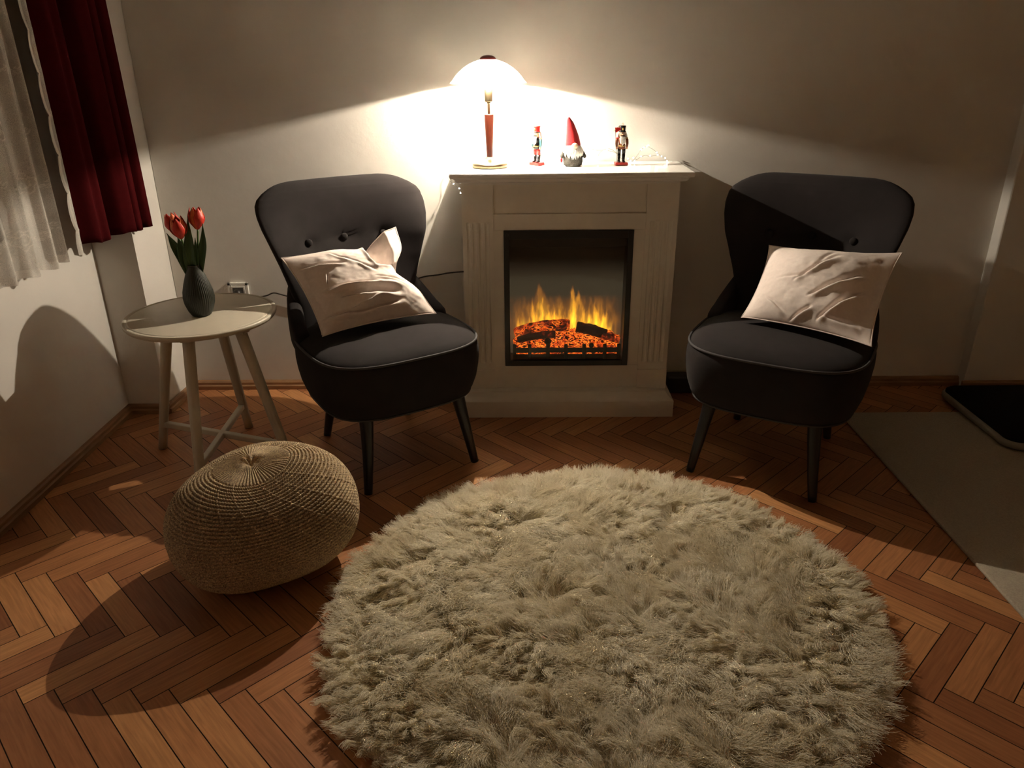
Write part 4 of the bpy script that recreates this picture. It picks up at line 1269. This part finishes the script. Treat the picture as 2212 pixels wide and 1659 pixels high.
    ra = hc.attributes.get('radius') or hc.attributes.new('radius', 'FLOAT', 'POINT')
    rr = (.00064 * (1 - .6 * t ** 2)) * rng.uniform(.8, 1.25, (N, 1))
    ra.data.foreach_set('value', rr.astype(np.float32).ravel())
    hc.materials.append(M['wool'])
    o = link(bpy.data.objects.new('pile', hc))
    o.parent = rug
    o['kind'] = 'stuff'
    return o
rug_pile()

# ------------------------------------------------------------------ flat rug and mat on the right
fr = MB()
def slab_round(x0, x1, y0, y1, z0, z1, r, n=8, edge=.003):
    pts = []
    for cx, cy, a0 in ((x1 - r, y1 - r, 0), (x0 + r, y1 - r, PI / 2), (x0 + r, y0 + r, PI), (x1 - r, y0 + r, 1.5 * PI)):
        for k in range(n + 1):
            a = a0 + PI / 2 * k / n
            pts.append((cx + r * math.cos(a), cy + r * math.sin(a)))
    m = len(pts); c = ((x0 + x1) / 2, (y0 + y1) / 2)
    rows = []
    for ins, z in ((edge, z0), (0, z0 + edge), (0, z1 - edge), (edge, z1)):
        rows += [(p[0] - math.copysign(min(ins, abs(p[0] - c[0])), p[0] - c[0]), p[1] - math.copysign(min(ins, abs(p[1] - c[1])), p[1] - c[1]), z) for p in pts]
    f = grid_faces(4, m, True); f.append(tuple(reversed(range(m)))); f.append(tuple(range(3 * m, 4 * m)))
    return rows, f
rg2 = thing('area_rug', 'flat plain beige rug running off to the right of the armchairs', 'rug', (1.8, 1.7, 0))
raw('rug_body', *slab_round(1.248, 2.62, .55, 2.69, .0005, .012, .012), M['flat_rug'], rg2, True, True)
mt2 = thing('floor_cushion', 'flat black floor cushion with a pale rim lying on the far end of beige rug', 'cushion', (2.05, 2.6, .0125))
raw('cushion_rim', *slab_round(1.700, 2.45, 2.355, 2.86, .0125, .046, .065, 10, .010), M['mat_rim'], mt2, True, True)
raw('cushion_top', *slab_round(1.709, 2.441, 2.364, 2.851, .036, .054, .058, 10, .004), M['mat_black'], mt2, True, True)

# ------------------------------------------------------------------ curtains on the left
def red_curtain():
    nt, nz = 260, 60
    t = np.linspace(0, 1, nt)
    zs = np.linspace(.738, 2.30, nz)
    v = []
    for z in zs:
        k = np.clip((2.3 - z) / 1.56, 0, 1)
        y = 2.478 + t * .286
        gz = lambda c, w, d: d * np.exp(-((t - c - .02 * np.sin(2.2 * z)) / w) ** 2)
        x = -1.392 + .052 * t ** 2 - gz(.48, .085, .085) * (.7 + .3 * k) - gz(-.03, .10, .065) - gz(.80, .022, .030) * k - gz(.915, .018, .026) * k - gz(.24, .05, .018) + .006 * np.sin(2 * PI * t * 4 + z) * k
        x = x - .014 * (1 - k)
        y = y + .010 * np.cos(2 * PI * t * 2.0) * k
        v.append(np.stack([x, y, np.full(nt, z) + .003 * np.sin(t * 20)], -1))
    o = raw('red_curtain', np.concatenate(v), grid_faces(nz, nt), M['curtain_red'])
    sm = o.modifiers.new('cloth', 'SOLIDIFY'); sm.thickness = .004
    return tag(o, 'dark red velvet curtain hanging in folds in the left corner', 'curtain')
red_curtain()

def motif(field, Y, Z, cy, cz, s, ang):
    """a rose with two leafy sprigs drawn into the thread-density field"""
    c_, s_ = math.cos(ang), math.sin(ang)
    a = ((Y - cy) * c_ + (Z - cz) * s_) / s; b = (-(Y - cy) * s_ + (Z - cz) * c_) / s
    r = np.hypot(a, b); th = np.arctan2(b, a)
    m = (np.abs(a) < 2.6) & (np.abs(b) < 2.6)
    pet = 1 + .16 * np.cos(5 * th)
    ring = np.exp(-((r - .95 * pet) / .12) ** 2) + np.exp(-((r - .55 - .06 * th / PI) / .10) ** 2) + np.exp(-(r / .2) ** 2)
    field[m] = np.maximum(field[m], np.clip(ring, 0, 1)[m] * .75)
    for sg in (-1, 1):
        stem = np.exp(-((b - sg * .35 * np.sin(a * 1.3)) / .07) ** 2) * ((np.abs(a) > 1.0) & (np.abs(a) < 2.4) & (np.sign(a) == sg))
        field[m] = np.maximum(field[m], (stem * .7)[m])
        for k in range(4):
            la = sg * (1.15 + .36 * k); lb = sg * .35 * math.sin(la * 1.3) + (.26 if k % 2 else -.26)
            q = np.hypot((a - la) / .26, (b - lb) / .13)
            leaf = np.exp(-((q - .9) / .32) ** 2) + .5 * (q < .8)
            field[m] = np.maximum(field[m], np.clip(leaf, 0, 1)[m] * .75)

def lace(name, label, y0, y1, xbase, scallop, seed, z0=.727):
    rr = random.Random(seed)
    ny, nz = int((y1 - y0) / .0032) + 2, 470
    ys = np.linspace(y0, y1, ny); zs = z0 + (2.3 - z0) * np.linspace(0, 1, nz) ** 1.25
    Y, Z = np.meshgrid(ys, zs)
    k = np.clip((2.3 - Z) / 1.5, 0, 1)
    if scallop:
        # left border drawn in scallops
        sc = .016 * np.abs(np.sin(Z * PI / .115)) ** .6
        q = (Y - y0) / (y1 - y0)
        Y2 = Y - (1 - q) ** 2 * sc
    else:
        Y2 = Y
    X = xbase + (.010 + .006 * k) * np.sin(2 * PI * Y / .105 + seed) + .004 * np.sin(2 * PI * Y / .043 + Z * 3)
    fld = .36 + .12 * (fbm(Y * 60, Z * 60, 2) - .5) + np.where(np.sin(2 * PI * Y / .105 + seed + 1.2) > .55, .10, 0)
    for r_ in range(int((2.3 - z0) / .16) + 1):
        for c_ in range(int((y1 - y0) / .15) + 2):
            motif(fld, Y, Z, y0 + .06 + c_ * .15 + (r_ % 2) * .07 + rr.uniform(-.012, .012), z0 + .10 + r_ * .155 + rr.uniform(-.012, .012), .026 + rr.uniform(-.003, .003), rr.uniform(-.5, 1.2))
    hem = np.clip((z0 + .028 - Z) / .004, 0, 1)
    fld = np.maximum(fld, hem * (.62 + .2 * np.sin(Y * 90)))
    if scallop: fld = np.maximum(fld, np.clip(1.6 - (Y - y0) / .010, 0, 1) * .9)
    else: fld = np.maximum(fld, np.clip(1 - (y1 - Y) / .005, 0, 1) * .7)
    o = raw(name, np.stack([X, Y2, Z + hem * .004 * np.sin(Y * 70)], -1).reshape(-1, 3), grid_faces(nz, ny), M['lace'])
    a = o.data.attributes.new('thread', 'FLOAT', 'POINT')
    a.data.foreach_set('value', np.clip(fld, 0, .97).astype(np.float32).ravel())
    return tag(o, label, 'curtain', 'lace curtains at the window')
lace('lace_curtain', 'sheer white lace curtain with roses and straight right edge at left window', 1.55, 2.402, -1.455, False, 1, .706)
lace('lace_curtain', 'narrow white lace strip with scalloped edge showing beside the red curtain', 2.396, 2.452, -1.415, True, 2, .732)

# ------------------------------------------------------------------ wall socket, plug, cord
sk = thing('wall_socket', 'white double-framed wall socket above the edge of the side table', 'socket', (-1.139, WALL_Y, .426))
SX, SZ = -1.139, .426
fz_ = MB()
h_ = .0415
for a in ((-h_, -h_ + .012, -h_, h_), (h_ - .012, h_, -h_, h_), (-h_, h_, -h_, -h_ + .012), (-h_, h_, h_ - .012, h_)):
    fz_.add(*box(SX + a[0], SX + a[1], WALL_Y - .011, WALL_Y - .0003, SZ + a[2], SZ + a[3], .0015))
fz_.build('outer_frame', M['socket'], sk, False, True)
raw('face_plate', *box(SX - .0290, SX + .0290, WALL_Y - .012, WALL_Y - .0003, SZ - .0290, SZ + .0290, .002), M['socket'], sk, False, True)
raw('recess_shade', *box(SX - .0215, SX + .0215, WALL_Y - .0125, WALL_Y - .0115, SZ - .0215, SZ + .0215, .0002), mat('socket_shade', (.10, .095, .085), rough=.5), sk, False, True)  # dark sheet on the plate, painted for the shade inside the socket
pg = thing('plug', 'black round plug in the white wall socket, its brown cord leading right', 'plug', (SX, WALL_Y - .02, SZ))
v_, f_ = lathe([(.0175, 0), (.0185, .004), (.0175, .020), (.013, .027), (.004, .029)], 32)
v_ = np.array(v_)
raw('plug_body', np.stack([SX + v_[:, 0], WALL_Y - .013 - v_[:, 2], SZ + v_[:, 1]], -1), f_, M['plug_black'], pg, True, True)
cp = spline([(SX, WALL_Y - .036, SZ - .006), (SX + .035, WALL_Y - .026, SZ - .017), (-1.053, 2.975, .410), (-1.025, 2.978, .414), (-.995, 2.980, .424), (-.953, 2.980, .413), (-.88, 2.98, .395), (-.75, 2.978, .40), (-.60, 2.978, .43), (-.50, 2.98, .455), (-.431, 2.982, .472), (-.38, 2.982, .487), (-.327, 2.98, .494), (-.28, 2.98, .502), (-.224, 2.978, .507), (-.195, 2.976, .507)], 8)
raw('power_cord', *tube(cp, .0028, 8), M['cord_brown'], pg, True, True)
tag(raw('cable_box', *box(.612, .74, 2.905, 2.966, .0005, .074, .008, 3), M['plug_black'], None, False), 'low black box on the floor between the fireplace and right armchair', 'box')
